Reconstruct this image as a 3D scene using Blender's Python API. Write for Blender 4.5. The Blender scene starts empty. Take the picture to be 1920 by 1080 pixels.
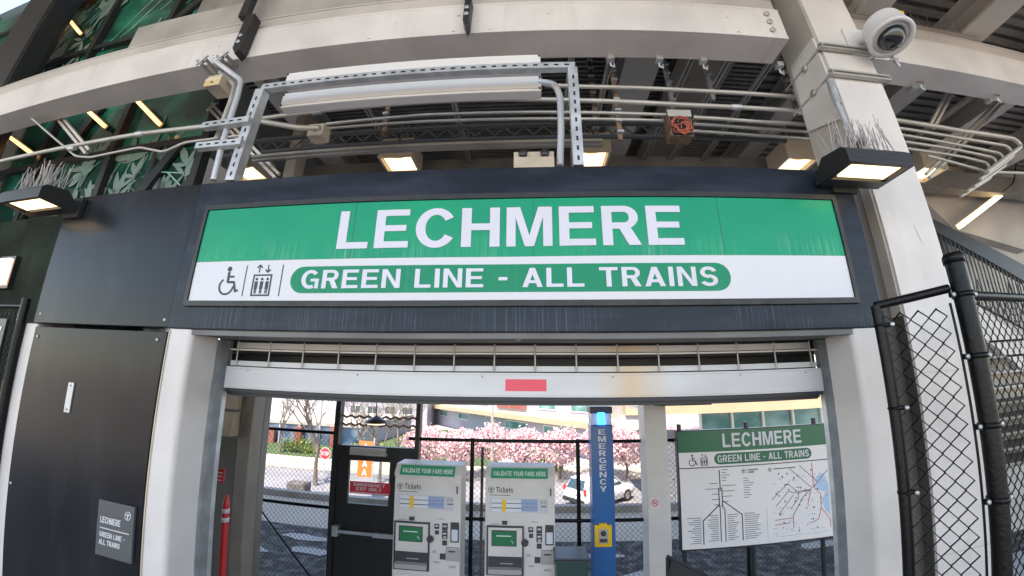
import bpy, math, random
from mathutils import Vector, Matrix
random.seed(7)
R = math.radians
S = bpy.context.scene
COL = S.collection

# ------------------------------------------------------------------ camera, world, sun, exposure
CAM_F, CAM_K = 700.0, 0.2445                 # lens: image radius (px of 1920) = F*(t + K*t^3)
CAM_YAW, CAM_PITCH, CAM_ROLL = R(-2.91), R(15.19), R(0.40)
CAM_Y, CAM_H = -2.0, 3.0                     # the camera is held high, 3 m over the ground
def cam_axes():
    sy, cy, sp, cp = math.sin(CAM_YAW), math.cos(CAM_YAW), math.sin(CAM_PITCH), math.cos(CAM_PITCH)
    f = Vector((sy*cp, cy*cp, sp)); r = Vector((cy, -sy, 0)); u = r.cross(f)
    return r*math.cos(CAM_ROLL)+u*math.sin(CAM_ROLL), -r*math.sin(CAM_ROLL)+u*math.cos(CAM_ROLL), f
AX = cam_axes()
cd = bpy.data.cameras.new('camera')
cam = bpy.data.objects.new('camera', cd); COL.objects.link(cam); S.camera = cam
cd.type = 'PANO'; cd.panorama_type = 'FISHEYE_LENS_POLYNOMIAL'
cd.sensor_width = 36; cd.sensor_fit = 'HORIZONTAL'; cd.fisheye_fov = R(300)
cd.fisheye_polynomial_k0 = 0.0
cd.fisheye_polynomial_k1 = -0.07771776358366488
cd.fisheye_polynomial_k2 = 0.0006302586521903935
cd.fisheye_polynomial_k3 = 4.189736409490208e-05
cd.fisheye_polynomial_k4 = -1.1438857108496056e-06
cd.clip_end = 2000; cd.clip_start = 0.02
cam.matrix_world = Matrix.Translation((0, CAM_Y, CAM_H)) @ Matrix((AX[0], AX[1], -AX[2])).transposed().to_4x4()

SUN_EL, SUN_AZ = R(63), R(196)               # azimuth of the sun: behind the camera, a little to the left
w = bpy.data.worlds.new('World'); S.world = w; w.use_nodes = True
nt = w.node_tree; bg = nt.nodes['Background']
sky = nt.nodes.new('ShaderNodeTexSky'); sky.sky_type = 'NISHITA'; sky.sun_disc = False
sky.sun_elevation = SUN_EL; sky.sun_rotation = SUN_AZ; sky.air_density = 1.0; sky.dust_density = 0.6
nt.links.new(sky.outputs[0], bg.inputs[0]); bg.inputs[1].default_value = 0.15
sd = bpy.data.lights.new('sun', 'SUN'); sd.energy = 3.0; sd.angle = R(0.5); sd.color = (1, .95, .87)
sun = bpy.data.objects.new('sun', sd); COL.objects.link(sun)
sdir = Vector((math.sin(SUN_AZ)*math.cos(SUN_EL), math.cos(SUN_AZ)*math.cos(SUN_EL), math.sin(SUN_EL)))
sun.rotation_euler = sdir.to_track_quat('Z', 'Y').to_euler(); sun.location = sdir*60
S.view_settings.view_transform = 'Standard'; S.view_settings.look = 'None'
S.view_settings.gamma = 1; S.view_settings.exposure = 2.0
S.view_settings.use_white_balance = True; S.view_settings.white_balance_temperature = 7400; S.view_settings.white_balance_tint = 14
S.cycles.max_bounces = 8; S.cycles.use_denoising = True

# ------------------------------------------------------------------ helpers
def ray(px, py):                              # direction through a point of the 1920x1080 photograph
    a, b = px-960, 540-py; n = math.hypot(a, b)+1e-9; q = n/CAM_F; t = q
    for _ in range(30): t -= (t+CAM_K*t**3-q)/(1+3*CAM_K*t*t)
    return (AX[0]*a+AX[1]*b)*(math.sin(t)/n)+AX[2]*math.cos(t)
def at(px, py, y):                            # the point there that lies in the vertical plane at depth y
    d = ray(px, py); k = (y-CAM_Y)/d.y
    return Vector((d.x*k, y, CAM_H+d.z*k))
def sp(sx, sz, y): return Vector((sx*(y+2), y, CAM_H+sz*(y+2)))

class MB:
    def __init__(s): s.v = []; s.f = []; s.sm = []
    def add(s, vs, fs, smooth=False):
        n = len(s.v); s.v += [Vector(p) for p in vs]
        for f in fs: s.f.append([i+n for i in f]); s.sm.append(smooth)
        return s
    def box(s, x0, x1, y0, y1, z0, z1, b=0.0):
        if b <= 0:
            vs = [(x, y, z) for z in (z0, z1) for y in (y0, y1) for x in (x0, x1)]
            return s.add(vs, [(0,2,3,1),(4,5,7,6),(0,1,5,4),(2,6,7,3),(0,4,6,2),(1,3,7,5)])
        import bmesh
        bm = bmesh.new(); bmesh.ops.create_cube(bm, size=1)
        for v in bm.verts: v.co = Vector(((x0+x1)/2+v.co.x*(x1-x0), (y0+y1)/2+v.co.y*(y1-y0), (z0+z1)/2+v.co.z*(z1-z0)))
        bmesh.ops.bevel(bm, geom=bm.edges[:], offset=b, segments=2, profile=.5, affect='EDGES')
        bm.verts.index_update(); s.add([v.co.copy() for v in bm.verts], [[v.index for v in f.verts] for f in bm.faces]); bm.free(); return s
    def obox(s, c, ax, ay, az, hx, hy, hz):    # oriented box: centre, axes, half sizes
        c, ax, ay, az = Vector(c), Vector(ax).normalized(), Vector(ay).normalized(), Vector(az).normalized()
        vs = [c+ax*(i*hx)+ay*(j*hy)+az*(k*hz) for k in (-1, 1) for j in (-1, 1) for i in (-1, 1)]
        return s.add(vs, [(0,2,3,1),(4,5,7,6),(0,1,5,4),(2,6,7,3),(0,4,6,2),(1,3,7,5)])
    def tube(s, pts, r, n=8, caps=True, smooth=True):
        pts = [Vector(p) for p in pts]
        rs = r if isinstance(r, (list, tuple)) else [r]*len(pts)
        t0 = (pts[1]-pts[0]).normalized()
        u = t0.cross(Vector((0,0,1)) if abs(t0.z) < .9 else Vector((1,0,0))).normalized()
        vs = []
        for i, p in enumerate(pts):
            t = ((pts[min(i+1, len(pts)-1)]-p).normalized()+(p-pts[max(i-1, 0)]).normalized())
            t = t.normalized() if t.length > 1e-6 else t0
            u = (u-t*u.dot(t)).normalized(); v = t.cross(u)
            for k in range(n):
                a = 2*math.pi*k/n+math.pi/n; vs.append(p+(u*math.cos(a)+v*math.sin(a))*rs[i])
        fs = [(i*n+k, i*n+(k+1)%n, (i+1)*n+(k+1)%n, (i+1)*n+k) for i in range(len(pts)-1) for k in range(n)]
        s.add(vs, fs, smooth)
        if caps: s.add(vs[:n], [tuple(range(n))[::-1]]); s.add(vs[-n:], [tuple(range(n))])
        return s
    def prism(s, poly, d):                     # 3-D polygon extruded by vector d
        poly = [Vector(p) for p in poly]; d = Vector(d); n = len(poly)
        return s.add(poly+[p+d for p in poly], [tuple(range(n)), tuple(range(2*n-1, n-1, -1))]+[(i, (i+1)%n+0, (i+1)%n+n, i+n)[::-1] for i in range(n)])
    def sphere(s, c, r, nu=16, nv=10, v0=0, v1=math.pi, sc=(1,1,1)):
        c = Vector(c); vs = []
        for j in range(nv+1):
            a = v0+(v1-v0)*j/nv
            for i in range(nu):
                b = 2*math.pi*i/nu; vs.append(c+Vector((math.sin(a)*math.cos(b)*r*sc[0], math.sin(a)*math.sin(b)*r*sc[1], math.cos(a)*r*sc[2])))
        return s.add(vs, [(j*nu+i, (j+1)*nu+i, (j+1)*nu+(i+1)%nu, j*nu+(i+1)%nu) for j in range(nv) for i in range(nu)], True)
    def rev(s, c, axis, prof, n=20):           # surface of revolution: prof = [(distance along axis, radius)]
        c, a = Vector(c), Vector(axis).normalized()
        u = a.cross(Vector((0,0,1)) if abs(a.z) < .9 else Vector((1,0,0))).normalized(); v = a.cross(u)
        vs = [c+a*h+(u*math.cos(2*math.pi*k/n)+v*math.sin(2*math.pi*k/n))*r for h, r in prof for k in range(n)]
        return s.add(vs, [(i*n+k, i*n+(k+1)%n, (i+1)*n+(k+1)%n, (i+1)*n+k) for i in range(len(prof)-1) for k in range(n)], True)
    def disc(s, c, axis, r, h, n=20): return s.rev(c, axis, [(0, 0.0001), (0, r), (h, r), (h, 0.0001)], n)

def tagit(o, label=None, cat=None, group=None, kind=None):
    if label: o['label'] = label
    if cat: o['category'] = cat
    if group: o['group'] = group
    if kind: o['kind'] = kind
    return o
def wloc(o):
    v = Vector((0,0,0))
    while o is not None: v += o.location; o = o.parent
    return v
SPLIT = {'bolt','screw','threaded_rod','soffit_light','clamp','stem','mullion','transom','brace','flange','latch','brick_pier','header_clip','cable_tie','divider','tension_bar','card_slot','support_pier','baluster','painted_reflection','foot','pillar','fare_row','fare_rule','slot_detail'}
def islands(mb):
    p = list(range(len(mb.v)))
    def find(a):
        while p[a] != a: p[a] = p[p[a]]; a = p[a]
        return a
    for f in mb.f:
        r0 = find(f[0])
        for i in f[1:]: p[find(i)] = r0
    g = {}
    for f, sm in zip(mb.f, mb.sm): g.setdefault(find(f[0]), []).append((f, sm))
    out = []
    for fs in g.values():
        m = MB(); ix = {}
        for f, sm in fs:
            for i in f:
                if i not in ix: ix[i] = len(m.v); m.v.append(mb.v[i])
            m.f.append([ix[i] for i in f]); m.sm.append(sm)
        out.append(m)
    return out
def build(name, mb, m, parent=None, label=None, cat=None, group=None, kind=None):
    if name in SPLIT and parent is not None:
        o = None
        for k in islands(mb): o = build1(name, k, m, parent, label, cat, group, kind)
        return o
    return build1(name, mb, m, parent, label, cat, group, kind)
def build1(name, mb, m, parent=None, label=None, cat=None, group=None, kind=None):
    off = wloc(parent) if parent else Vector((0,0,0))
    me = bpy.data.meshes.new(name); me.from_pydata([v-off for v in mb.v], [], mb.f)
    me.polygons.foreach_set('use_smooth', mb.sm); me.materials.append(m); me.update()
    o = bpy.data.objects.new(name, me); COL.objects.link(o); o.parent = parent
    return tagit(o, label, cat, group, kind)
def thing(name, loc, label, cat, group=None):
    o = bpy.data.objects.new(name, None); o.location = loc; o.empty_display_size = .2; COL.objects.link(o)
    return tagit(o, label, cat, group)
def dup(o, delta=(0,0,0), label=None, parent=None):
    c = o.copy(); COL.objects.link(c); c.parent = parent
    if parent is None: c.location = o.location+Vector(delta)
    if label: c['label'] = label
    for ch in list(o.children): dup(ch, parent=c)
    return c

# ------------------------------------------------------------------ materials
def mat(name, col, rough=.6, metal=0., noise=.0, nscale=(3,3,3), col2=None, bump=0., bscale=60, emit=None, es=0., spec=.5, coat=0., detail=6, lo=.4, hi=.7):
    m = bpy.data.materials.new(name); m.use_nodes = True; t = m.node_tree; b = t.nodes['Principled BSDF']
    c4 = (*col, 1); b.inputs['Base Color'].default_value = c4
    b.inputs['Roughness'].default_value = rough; b.inputs['Metallic'].default_value = metal
    b.inputs['Specular IOR Level'].default_value = spec; b.inputs['Coat Weight'].default_value = coat
    tc = t.nodes.new('ShaderNodeTexCoord')
    if noise > 0 or col2:
        mp = t.nodes.new('ShaderNodeMapping'); mp.inputs['Scale'].default_value = nscale
        nz = t.nodes.new('ShaderNodeTexNoise'); nz.inputs['Scale'].default_value = 1; nz.inputs['Detail'].default_value = detail
        cr = t.nodes.new('ShaderNodeValToRGB')
        cr.color_ramp.elements[0].position = lo; cr.color_ramp.elements[1].position = hi
        c2 = col2 or tuple(max(0, x*(1-noise)) for x in col)
        cr.color_ramp.elements[0].color = c4; cr.color_ramp.elements[1].color = (*c2, 1)
        t.links.new(tc.outputs['Object'], mp.inputs[0]); t.links.new(mp.outputs[0], nz.inputs[0]); t.links.new(nz.outputs[0], cr.inputs[0])
        t.links.new(cr.outputs[0], b.inputs['Base Color'])
        mr = t.nodes.new('ShaderNodeMapRange'); mr.inputs[3].default_value = max(.03, rough-.08); mr.inputs[4].default_value = min(1, rough+.15)
        t.links.new(nz.outputs[0], mr.inputs[0]); t.links.new(mr.outputs[0], b.inputs['Roughness'])
    if bump > 0:
        n2 = t.nodes.new('ShaderNodeTexNoise'); n2.inputs['Scale'].default_value = bscale; n2.inputs['Detail'].default_value = 4
        bp = t.nodes.new('ShaderNodeBump'); bp.inputs['Strength'].default_value = bump; bp.inputs['Distance'].default_value = .01
        t.links.new(tc.outputs['Object'], n2.inputs[0]); t.links.new(n2.outputs[0], bp.inputs['Height']); t.links.new(bp.outputs[0], b.inputs['Normal'])
    if emit: b.inputs['Emission Color'].default_value = (*emit, 1); b.inputs['Emission Strength'].default_value = es
    return m
def streaked(m, col, z0, z1, amount, sx=60, seed=0, lo=.5, hi=.75, fade_up=False):   # vertical run-off stains between two heights (object coords)
    t = m.node_tree; b = t.nodes['Principled BSDF']; tc = t.nodes.new('ShaderNodeTexCoord')
    mp = t.nodes.new('ShaderNodeMapping'); mp.inputs['Scale'].default_value = (sx, 1, .9); mp.inputs['Location'].default_value = (seed, seed, seed)
    nz = t.nodes.new('ShaderNodeTexNoise'); nz.inputs['Scale'].default_value = 1; nz.inputs['Detail'].default_value = 5
    m2 = t.nodes.new('ShaderNodeMapping'); m2.inputs['Scale'].default_value = (3.2, 1, 2.5); m2.inputs['Location'].default_value = (seed*3, 0, 0)
    n2 = t.nodes.new('ShaderNodeTexNoise'); n2.inputs['Scale'].default_value = 1; n2.inputs['Detail'].default_value = 3
    sep = t.nodes.new('ShaderNodeSeparateXYZ'); t.links.new(tc.outputs['Object'], sep.inputs[0])
    t.links.new(tc.outputs['Object'], mp.inputs[0]); t.links.new(mp.outputs[0], nz.inputs[0])
    t.links.new(tc.outputs['Object'], m2.inputs[0]); t.links.new(m2.outputs[0], n2.inputs[0])
    def rng(src, a, c):
        r = t.nodes.new('ShaderNodeMapRange'); r.inputs[1].default_value = a; r.inputs[2].default_value = c
        t.links.new(src, r.inputs[0]); return r.outputs[0]
    def mul(a, c):
        x = t.nodes.new('ShaderNodeMath'); x.operation = 'MULTIPLY'; t.links.new(a, x.inputs[0])
        if isinstance(c, float): x.inputs[1].default_value = c
        else: t.links.new(c, x.inputs[1])
        return x.outputs[0]
    k = mul(mul(rng(nz.outputs[0], lo, hi), rng(n2.outputs[0], .42, .62)), mul(rng(sep.outputs[2], z0, z1), float(amount)))
    mx = t.nodes.new('ShaderNodeMix'); mx.data_type = 'RGBA'
    old = b.inputs['Base Color'].links[0].from_socket if b.inputs['Base Color'].links else None
    t.links.new(k, mx.inputs[0])
    if old: t.links.new(old, mx.inputs[6])
    else: mx.inputs[6].default_value = b.inputs['Base Color'].default_value
    mx.inputs[7].default_value = (*col, 1); t.links.new(mx.outputs[2], b.inputs['Base Color'])
    return m

M = {}
M['steel'] = mat('painted_steel', (.64,.605,.585), .42, noise=.22, nscale=(1.3,1.3,1.3), bump=.15, bscale=140)
M['steel'] = streaked(M['steel'], (.36,.29,.22), -20, -19, .30, sx=14, seed=4, lo=.5, hi=.8)
M['girder'] = mat('girder_paint', (.47,.435,.40), .5, noise=.3, nscale=(1,.6,1.3), bump=.1, bscale=90)
M['deck'] = mat('deck_steel', (.22,.205,.185), .6, noise=.35, nscale=(2,.6,1))
M['fascia'] = streaked(mat('fascia_black', (.010,.014,.022), .27, col2=(.030,.038,.052), nscale=(2,1,8), bump=.02, bscale=4, lo=.45, hi=.8, spec=.2), (.13,.17,.24), 3.52, 3.38, .75, sx=95, seed=2)
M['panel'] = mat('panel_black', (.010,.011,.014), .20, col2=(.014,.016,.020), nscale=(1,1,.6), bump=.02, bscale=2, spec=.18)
M['panel'] = streaked(M['panel'], (.05,.052,.056), -20, -19, .38, sx=5, seed=6, lo=.45, hi=.8)  # dust smudges, plus broad bands painted for a post's reflection
M['blackmetal'] = mat('black_metal', (.016,.016,.017), .42, noise=.4, nscale=(14,14,14), bump=.2, bscale=120)
M['fence'] = mat('fence_vinyl', (.003,.0035,.004), .30, col2=(.014,.014,.014), nscale=(25,25,25), lo=.6, hi=.8, spec=.22, bump=.25, bscale=60)
M['green'] = streaked(mat('sign_green', (.001,.27,.15), .2, spec=.15, col2=(.002,.32,.155), nscale=(1.5,1,3), bump=.012, bscale=3), (.33,.56,.47), .42, .27, .55, sx=60, seed=9, lo=.45, hi=.8)
M['pill'] = streaked(mat('pill_green', (.003,.23,.12), .3, spec=.15), (.20,.40,.28), .23, .02, .6, sx=95, seed=5)
M['white'] = mat('sign_white', (.60,.60,.63), .32, col2=(.62,.62,.60), nscale=(2.3,1,1.2), lo=.5, hi=.9)
M['letter'] = streaked(mat('letter_white', (.60,.59,.67), .35, col2=(.54,.54,.55), nscale=(1.2,1,2), lo=.5, hi=.8), (.42,.47,.40), .3, .0, .45, sx=70, seed=3)
M['ink'] = mat('ink_dark', (.035,.035,.04), .5)
M['gate'] = mat('gate_aluminium', (.62,.62,.61), .38, col2=(.56,.55,.53), nscale=(2,1,5))
M['dplate'] = mat('dark_plate', (.075,.068,.062), .45, col2=(.11,.10,.09), nscale=(2,2,1))
M['gwhite'] = mat('orange_lit', (.5,.4,.3), .5)
M['galv'] = mat('galvanised', (.42,.44,.46), .38, metal=.55, col2=(.58,.60,.62), nscale=(9,9,9), bump=.1, bscale=80)
M['conduit'] = mat('conduit_steel', (.40,.38,.35), .42, metal=.35, col2=(.50,.48,.44), nscale=(3,9,9), bump=.1, bscale=80)
M['conduit_pale'] = mat('conduit_pale', (.52,.55,.60), .35, metal=.3, col2=(.62,.64,.68), nscale=(9,9,4))
M['slot'] = mat('slot_shadow', (.012,.012,.012), .8)
M['rust'] = mat('rusty_steel', (.16,.085,.05), .7, metal=.2, col2=(.30,.22,.16), nscale=(18,18,18), bump=.3, bscale=80)
M['rustdark'] = mat('rust_brown', (.10,.05,.032), .7, col2=(.20,.13,.09), nscale=(18,18,18), bump=.3, bscale=80)
M['beige'] = mat('box_beige', (.50,.42,.32), .5, noise=.25, nscale=(6,6,6))
M['offwhite'] = mat('fixture_white', (.64,.63,.63), .4, col2=(.66,.64,.61), nscale=(2,4,4), lo=.5, hi=.9)
M['warm'] = mat('warm_lens', (.9,.8,.6), .4, emit=(1,.80,.48), es=.62)
M['warm2'] = mat('warm_tube', (.9,.8,.6), .4, emit=(1,.74,.40), es=1.4)
M['lamp_orange'] = mat('orange_lens', (.9,.6,.3), .4, emit=(1,.46,.16), es=1.1)
M['hood'] = mat('hood_beige', (.56,.47,.36), .5)
M['dark'] = mat('housing_dark', (.02,.021,.023), .35)
M['conc'] = mat('concrete', (.33,.31,.285), .8, noise=.25, nscale=(2,2,2), bump=.3, bscale=50)
M['kiosk'] = mat('kiosk_grey', (.60,.56,.52), .4, col2=(.53,.49,.46), nscale=(3,3,3))
M['kiosk2'] = mat('kiosk_bezel', (.37,.355,.335), .4, metal=.2)
M['screen'] = mat('screen_green', (.012,.09,.045), .12, emit=(.02,.22,.09), es=.06)
M['kgreen'] = mat('header_green', (.02,.27,.14), .4)
M['kwhite'] = mat('header_white', (.62,.70,.64), .5)
M['blue'] = mat('tower_blue', (.010,.105,.30), .3, col2=(.012,.12,.34), nscale=(2,2,1), coat=.3)
M['lit_blue'] = mat('beacon_blue', (0,.2,.9), .2, emit=(0.0,.24,1), es=2.2)
M['clear'] = mat('lens_clear', (.55,.62,.85), .15)
M['yellow'] = mat('yellow_panel', (.75,.44,.01), .4)
M['red'] = mat('red_paint', (.58,.025,.03), .4)
M['redsign'] = mat('red_sign', (.60,.03,.045), .4)
M['pinkred'] = mat('label_red', (.72,.07,.10), .5)
M['orange'] = mat('orange_banner', (.85,.16,.03), .5)
M['wireorange'] = mat('wire_orange', (.62,.17,.09), .45, col2=(.45,.05,.04), nscale=(30,30,30))
M['lblue'] = mat('map_water', (.40,.55,.70), .4)
M['mapred'] = mat('map_red', (.45,.10,.12), .5)
M['mapline'] = mat('map_line', (.15,.14,.17), .5)
M['paper'] = mat('map_paper', (.78,.73,.71), .35, col2=(.72,.68,.67), nscale=(1,1,1))
M['mapgreen'] = mat('map_green', (.010,.13,.06), .35)
M['asphalt'] = mat('asphalt', (.17,.17,.185), .85, col2=(.22,.22,.235), nscale=(.5,.5,.5), bump=.3, bscale=40)
M['sidewalk'] = mat('sidewalk', (.36,.32,.26), .85, col2=(.44,.41,.35), nscale=(.6,.6,.6), bump=.2, bscale=30)
M['floor'] = mat('floor_concrete', (.33,.32,.305), .8, col2=(.40,.385,.37), nscale=(1.2,1.2,1.2), bump=.3, bscale=30)
M['gravel'] = mat('gravel_bed', (.026,.025,.023), .9, col2=(.13,.12,.108), nscale=(5,5,5), bump=.8, bscale=30, lo=.45, hi=.65)
M['grass'] = mat('grass', (.035,.07,.018), .9, col2=(.06,.10,.03), nscale=(1.5,1.5,1.5), bump=.5, bscale=20)
M['bark'] = mat('bark', (.13,.105,.085), .9, col2=(.22,.19,.16), nscale=(6,6,2), bump=.5, bscale=20)
M['blossom'] = mat('blossom', (.60,.34,.38), .7, col2=(.78,.55,.56), nscale=(3,3,3), lo=.35, hi=.65)
M['leafgreen'] = mat('leaf_green', (.10,.16,.03), .7, col2=(.24,.25,.05), nscale=(2,2,2))
M['facade'] = mat('facade_white', (.33,.32,.37), .7, noise=.12, nscale=(.3,.3,.3))
M['cream'] = mat('canopy_cream', (.42,.32,.20), .6, col2=(.46,.37,.25), nscale=(.5,.5,2))
M['brick'] = mat('brick_red', (.20,.06,.045), .8, col2=(.27,.11,.085), nscale=(2,2,2))
M['dglass'] = mat('window_glass', (.03,.055,.07), .06, spec=.9, col2=(.05,.09,.10), nscale=(.4,.4,.4))
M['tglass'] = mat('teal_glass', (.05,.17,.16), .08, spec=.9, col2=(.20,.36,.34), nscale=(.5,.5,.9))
M['blueglass'] = mat('blue_glass', (.02,.05,.10), .08, spec=.9, col2=(.16,.22,.28), nscale=(.6,.6,.6))
M['carwhite'] = mat('car_white', (.60,.62,.66), .18, coat=1)
M['cardark'] = mat('car_dark', (.05,.055,.065), .18, coat=1)
M['tyre'] = mat('tyre', (.015,.015,.016), .8)
M['chrome'] = mat('rim_metal', (.5,.5,.52), .3, metal=.8)
M['domeglass'] = mat('dome_glass', (.012,.012,.014), .05, spec=.8)
M['stone'] = mat('stone_block', (.075,.07,.068), .85, col2=(.14,.13,.125), nscale=(3,3,3), bump=.4, bscale=15)
M['etched'] = mat('etched_glass', (.13,.20,.17), .5, col2=(.22,.30,.26), nscale=(.8,.8,.8))
M['spike'] = mat('spike_steel', (.42,.38,.36), .35, metal=.6)
M['inner_dark'] = mat('interior_dark', (.03,.03,.033), .6)
M['bronze'] = mat('inner_grille', (.36,.35,.33), .45, metal=.3)
# green station glass with the darker structure dimly behind
M['gglass'] = mat('green_glass', (.010,.050,.036), .07, spec=.9, col2=(.018,.19,.13), nscale=(.9,.9,1.3), lo=.45, hi=.62)
# gate housing: rust run in the middle right
m = mat('gate_stained', (.56,.56,.56), .38, col2=(.50,.49,.48), nscale=(1.5,1,5)); M['gatebar'] = m
t = m.node_tree; b = t.nodes['Principled BSDF']; old = b.inputs['Base Color'].links[0].from_socket
tc = t.nodes.new('ShaderNodeTexCoord'); mp = t.nodes.new('ShaderNodeMapping'); sx = .62
mp.inputs['Location'].default_value = (-.62, 0, 0)
sep = t.nodes.new('ShaderNodeSeparateXYZ'); t.links.new(tc.outputs['Object'], mp.inputs[0]); t.links.new(mp.outputs[0], sep.inputs[0])
nz = t.nodes.new('ShaderNodeTexNoise'); nz.inputs['Scale'].default_value = 9; t.links.new(tc.outputs['Object'], nz.inputs[0])
ab = t.nodes.new('ShaderNodeMath'); ab.operation = 'ABSOLUTE'; t.links.new(sep.outputs[0], ab.inputs[0])
ad = t.nodes.new('ShaderNodeMath'); ad.operation = 'MULTIPLY_ADD'; t.links.new(nz.outputs[0], ad.inputs[0]); ad.inputs[1].default_value = .12; t.links.new(ab.outputs[0], ad.inputs[2])
rg = t.nodes.new('ShaderNodeMapRange'); rg.inputs[1].default_value = .30; rg.inputs[2].default_value = .06; rg.inputs[3].default_value = 0; rg.inputs[4].default_value = .55
t.links.new(ad.outputs[0], rg.inputs[0]); mx = t.nodes.new('ShaderNodeMix'); mx.data_type = 'RGBA'
t.links.new(rg.outputs[0], mx.inputs[0]); t.links.new(old, mx.inputs[6]); mx.inputs[7].default_value = (.62,.36,.10,1); t.links.new(mx.outputs[2], b.inputs['Base Color'])

# ------------------------------------------------------------------ lettering (own stroke shapes, cap height 1)
def band(cx, cy, rx, ry, a0, a1, t, n=20):
    out = []
    for i in range(n):
        p, q = R(a0+(a1-a0)*i/n), R(a0+(a1-a0)*(i+1)/n)
        out.append([(cx+rx*math.cos(p), cy+ry*math.sin(p)), (cx+rx*math.cos(q), cy+ry*math.sin(q)),
                    (cx+(rx-t)*math.cos(q), cy+(ry-t*.9)*math.sin(q)), (cx+(rx-t)*math.cos(p), cy+(ry-t*.9)*math.sin(p))])
    return ('band', out)
def Rc(a, b, c, d): return [(a,b),(c,b),(c,d),(a,d)]
T_, H_ = .195, .165
GL = {
 'L': (.66, [Rc(0,0,T_,1), Rc(T_,0,.66,H_)]),
 'E': (.70, [Rc(0,0,T_,1), Rc(T_,1-H_,.69,1), Rc(T_,.43,.64,.43+H_-.01), Rc(T_,0,.70,H_)]),
 'F': (.66, [Rc(0,0,T_,1), Rc(T_,1-H_,.66,1), Rc(T_,.42,.60,.42+H_-.01)]),
 'T': (.72, [Rc(0,1-H_,.72,1), Rc(.2625,0,.4575,1-H_)]),
 'H': (.76, [Rc(0,0,T_,1), Rc(.565,0,.76,1), Rc(T_,.42,.565,.59)]),
 'I': (.195, [Rc(0,0,T_,1)]),
 'N': (.76, [Rc(0,0,.185,1), Rc(.575,0,.76,1), [(.185,1),(.205,1),(.575,.30),(.575,0),(.555,0),(.185,.70)]]),
 'M': (.90, [Rc(0,0,.18,1), Rc(.72,0,.90,1), [(.18,1),(.27,1),(.45,.27),(.45,0),(.36,0),(.18,.74)], [(.72,1),(.63,1),(.45,.27),(.45,0),(.54,0),(.72,.74)][::-1]]),
 'A': (.80, [[(0,0),(.205,0),(.40,.66),(.40,1),(.295,1)], [(.80,0),(.505,1),(.40,1),(.40,.66),(.595,0)], Rc(.2,.2,.6,.35)]),
 'V': (.76, [[(0,1),(.28,0),(.38,0),(.38,.32),(.205,1)], [(.76,1),(.555,1),(.38,.32),(.38,0),(.48,0)]]),
 'Y': (.76, [[(0,1),(.2825,.40),(.38,.40),(.38,.56),(.22,1)], [(.76,1),(.54,1),(.38,.56),(.38,.40),(.4775,.40)], Rc(.2825,0,.4775,.40)]),
 'C': (.79, [band(.41,.5,.41,.515,31,329,T_,26)]),
 'G': (.80, [band(.41,.5,.41,.515,40,300,T_), Rc(.43,.38,.80,.53), Rc(.64,.0,.80,.38)]),
 'O': (.82, [band(.41,.5,.41,.515,0,360,T_,28)]),
 'D': (.76, [Rc(0,0,T_,1), Rc(T_,1-H_,.34,1), Rc(T_,0,.34,H_), band(.34,.5,.42,.5,-90,90,T_-.01)]),
 'P': (.70, [Rc(0,0,T_,1), Rc(T_,.835,.41,1), Rc(T_,.36,.41,.525), band(.41,.68,.29,.32,-90,90,.18)]),
 'R': (.74, [Rc(0,0,T_,1), Rc(T_,.84,.43,1), Rc(T_,.41,.43,.57), band(.43,.705,.28,.295,-90,90,.177), [(.33,.41),(.50,0),(.74,0),(.55,.44)][::-1]]),
 'S': (.72, [band(.36,.7075,.34,.3025,12,270,.185), band(.36,.2925,.355,.3025,90,-162,.185)]),
 'U': (.74, [Rc(0,.35,T_,1), Rc(.545,.35,.74,1), band(.37,.36,.37,.375,180,360,T_)]),
 'X': (.74, [[(0,0),(.22,0),(.74,1),(.52,1)], [(0,1),(.22,1),(.74,0),(.52,0)][::-1]]),
 '-': (.36, [Rc(0,.36,.36,.53)]),
 '.': (.18, [Rc(0,0,.18,.18)]),
 'B': (.72, [Rc(0,0,T_,1), Rc(T_,.84,.42,1), Rc(T_,.43,.42,.58), Rc(T_,0,.42,.16), band(.42,.71,.26,.29,-90,90,.17), band(.42,.29,.29,.29,-90,90,.17)]),
 'i': (.19, [Rc(0,0,.18,.72), Rc(0,.82,.18,1)]),
 'c': (.60, [band(.30,.36,.30,.38,45,315,.17)]),
 'k': (.62, [Rc(0,0,.18,1), [(.18,.22),(.18,.42),(.40,.72),(.60,.72)][::-1], [(.28,.46),(.62,0),(.41,0),(.20,.34)][::-1]]),
 'e': (.62, [band(.31,.36,.31,.38,0,320,.16), Rc(.14,.30,.60,.42)]),
 't': (.40, [Rc(.1,.0,.28,.95), Rc(0,.58,.40,.72)]),
 's': (.56, [band(.28,.51,.26,.22,15,270,.14), band(.28,.22,.27,.22,90,-160,.14)]),
}
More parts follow.
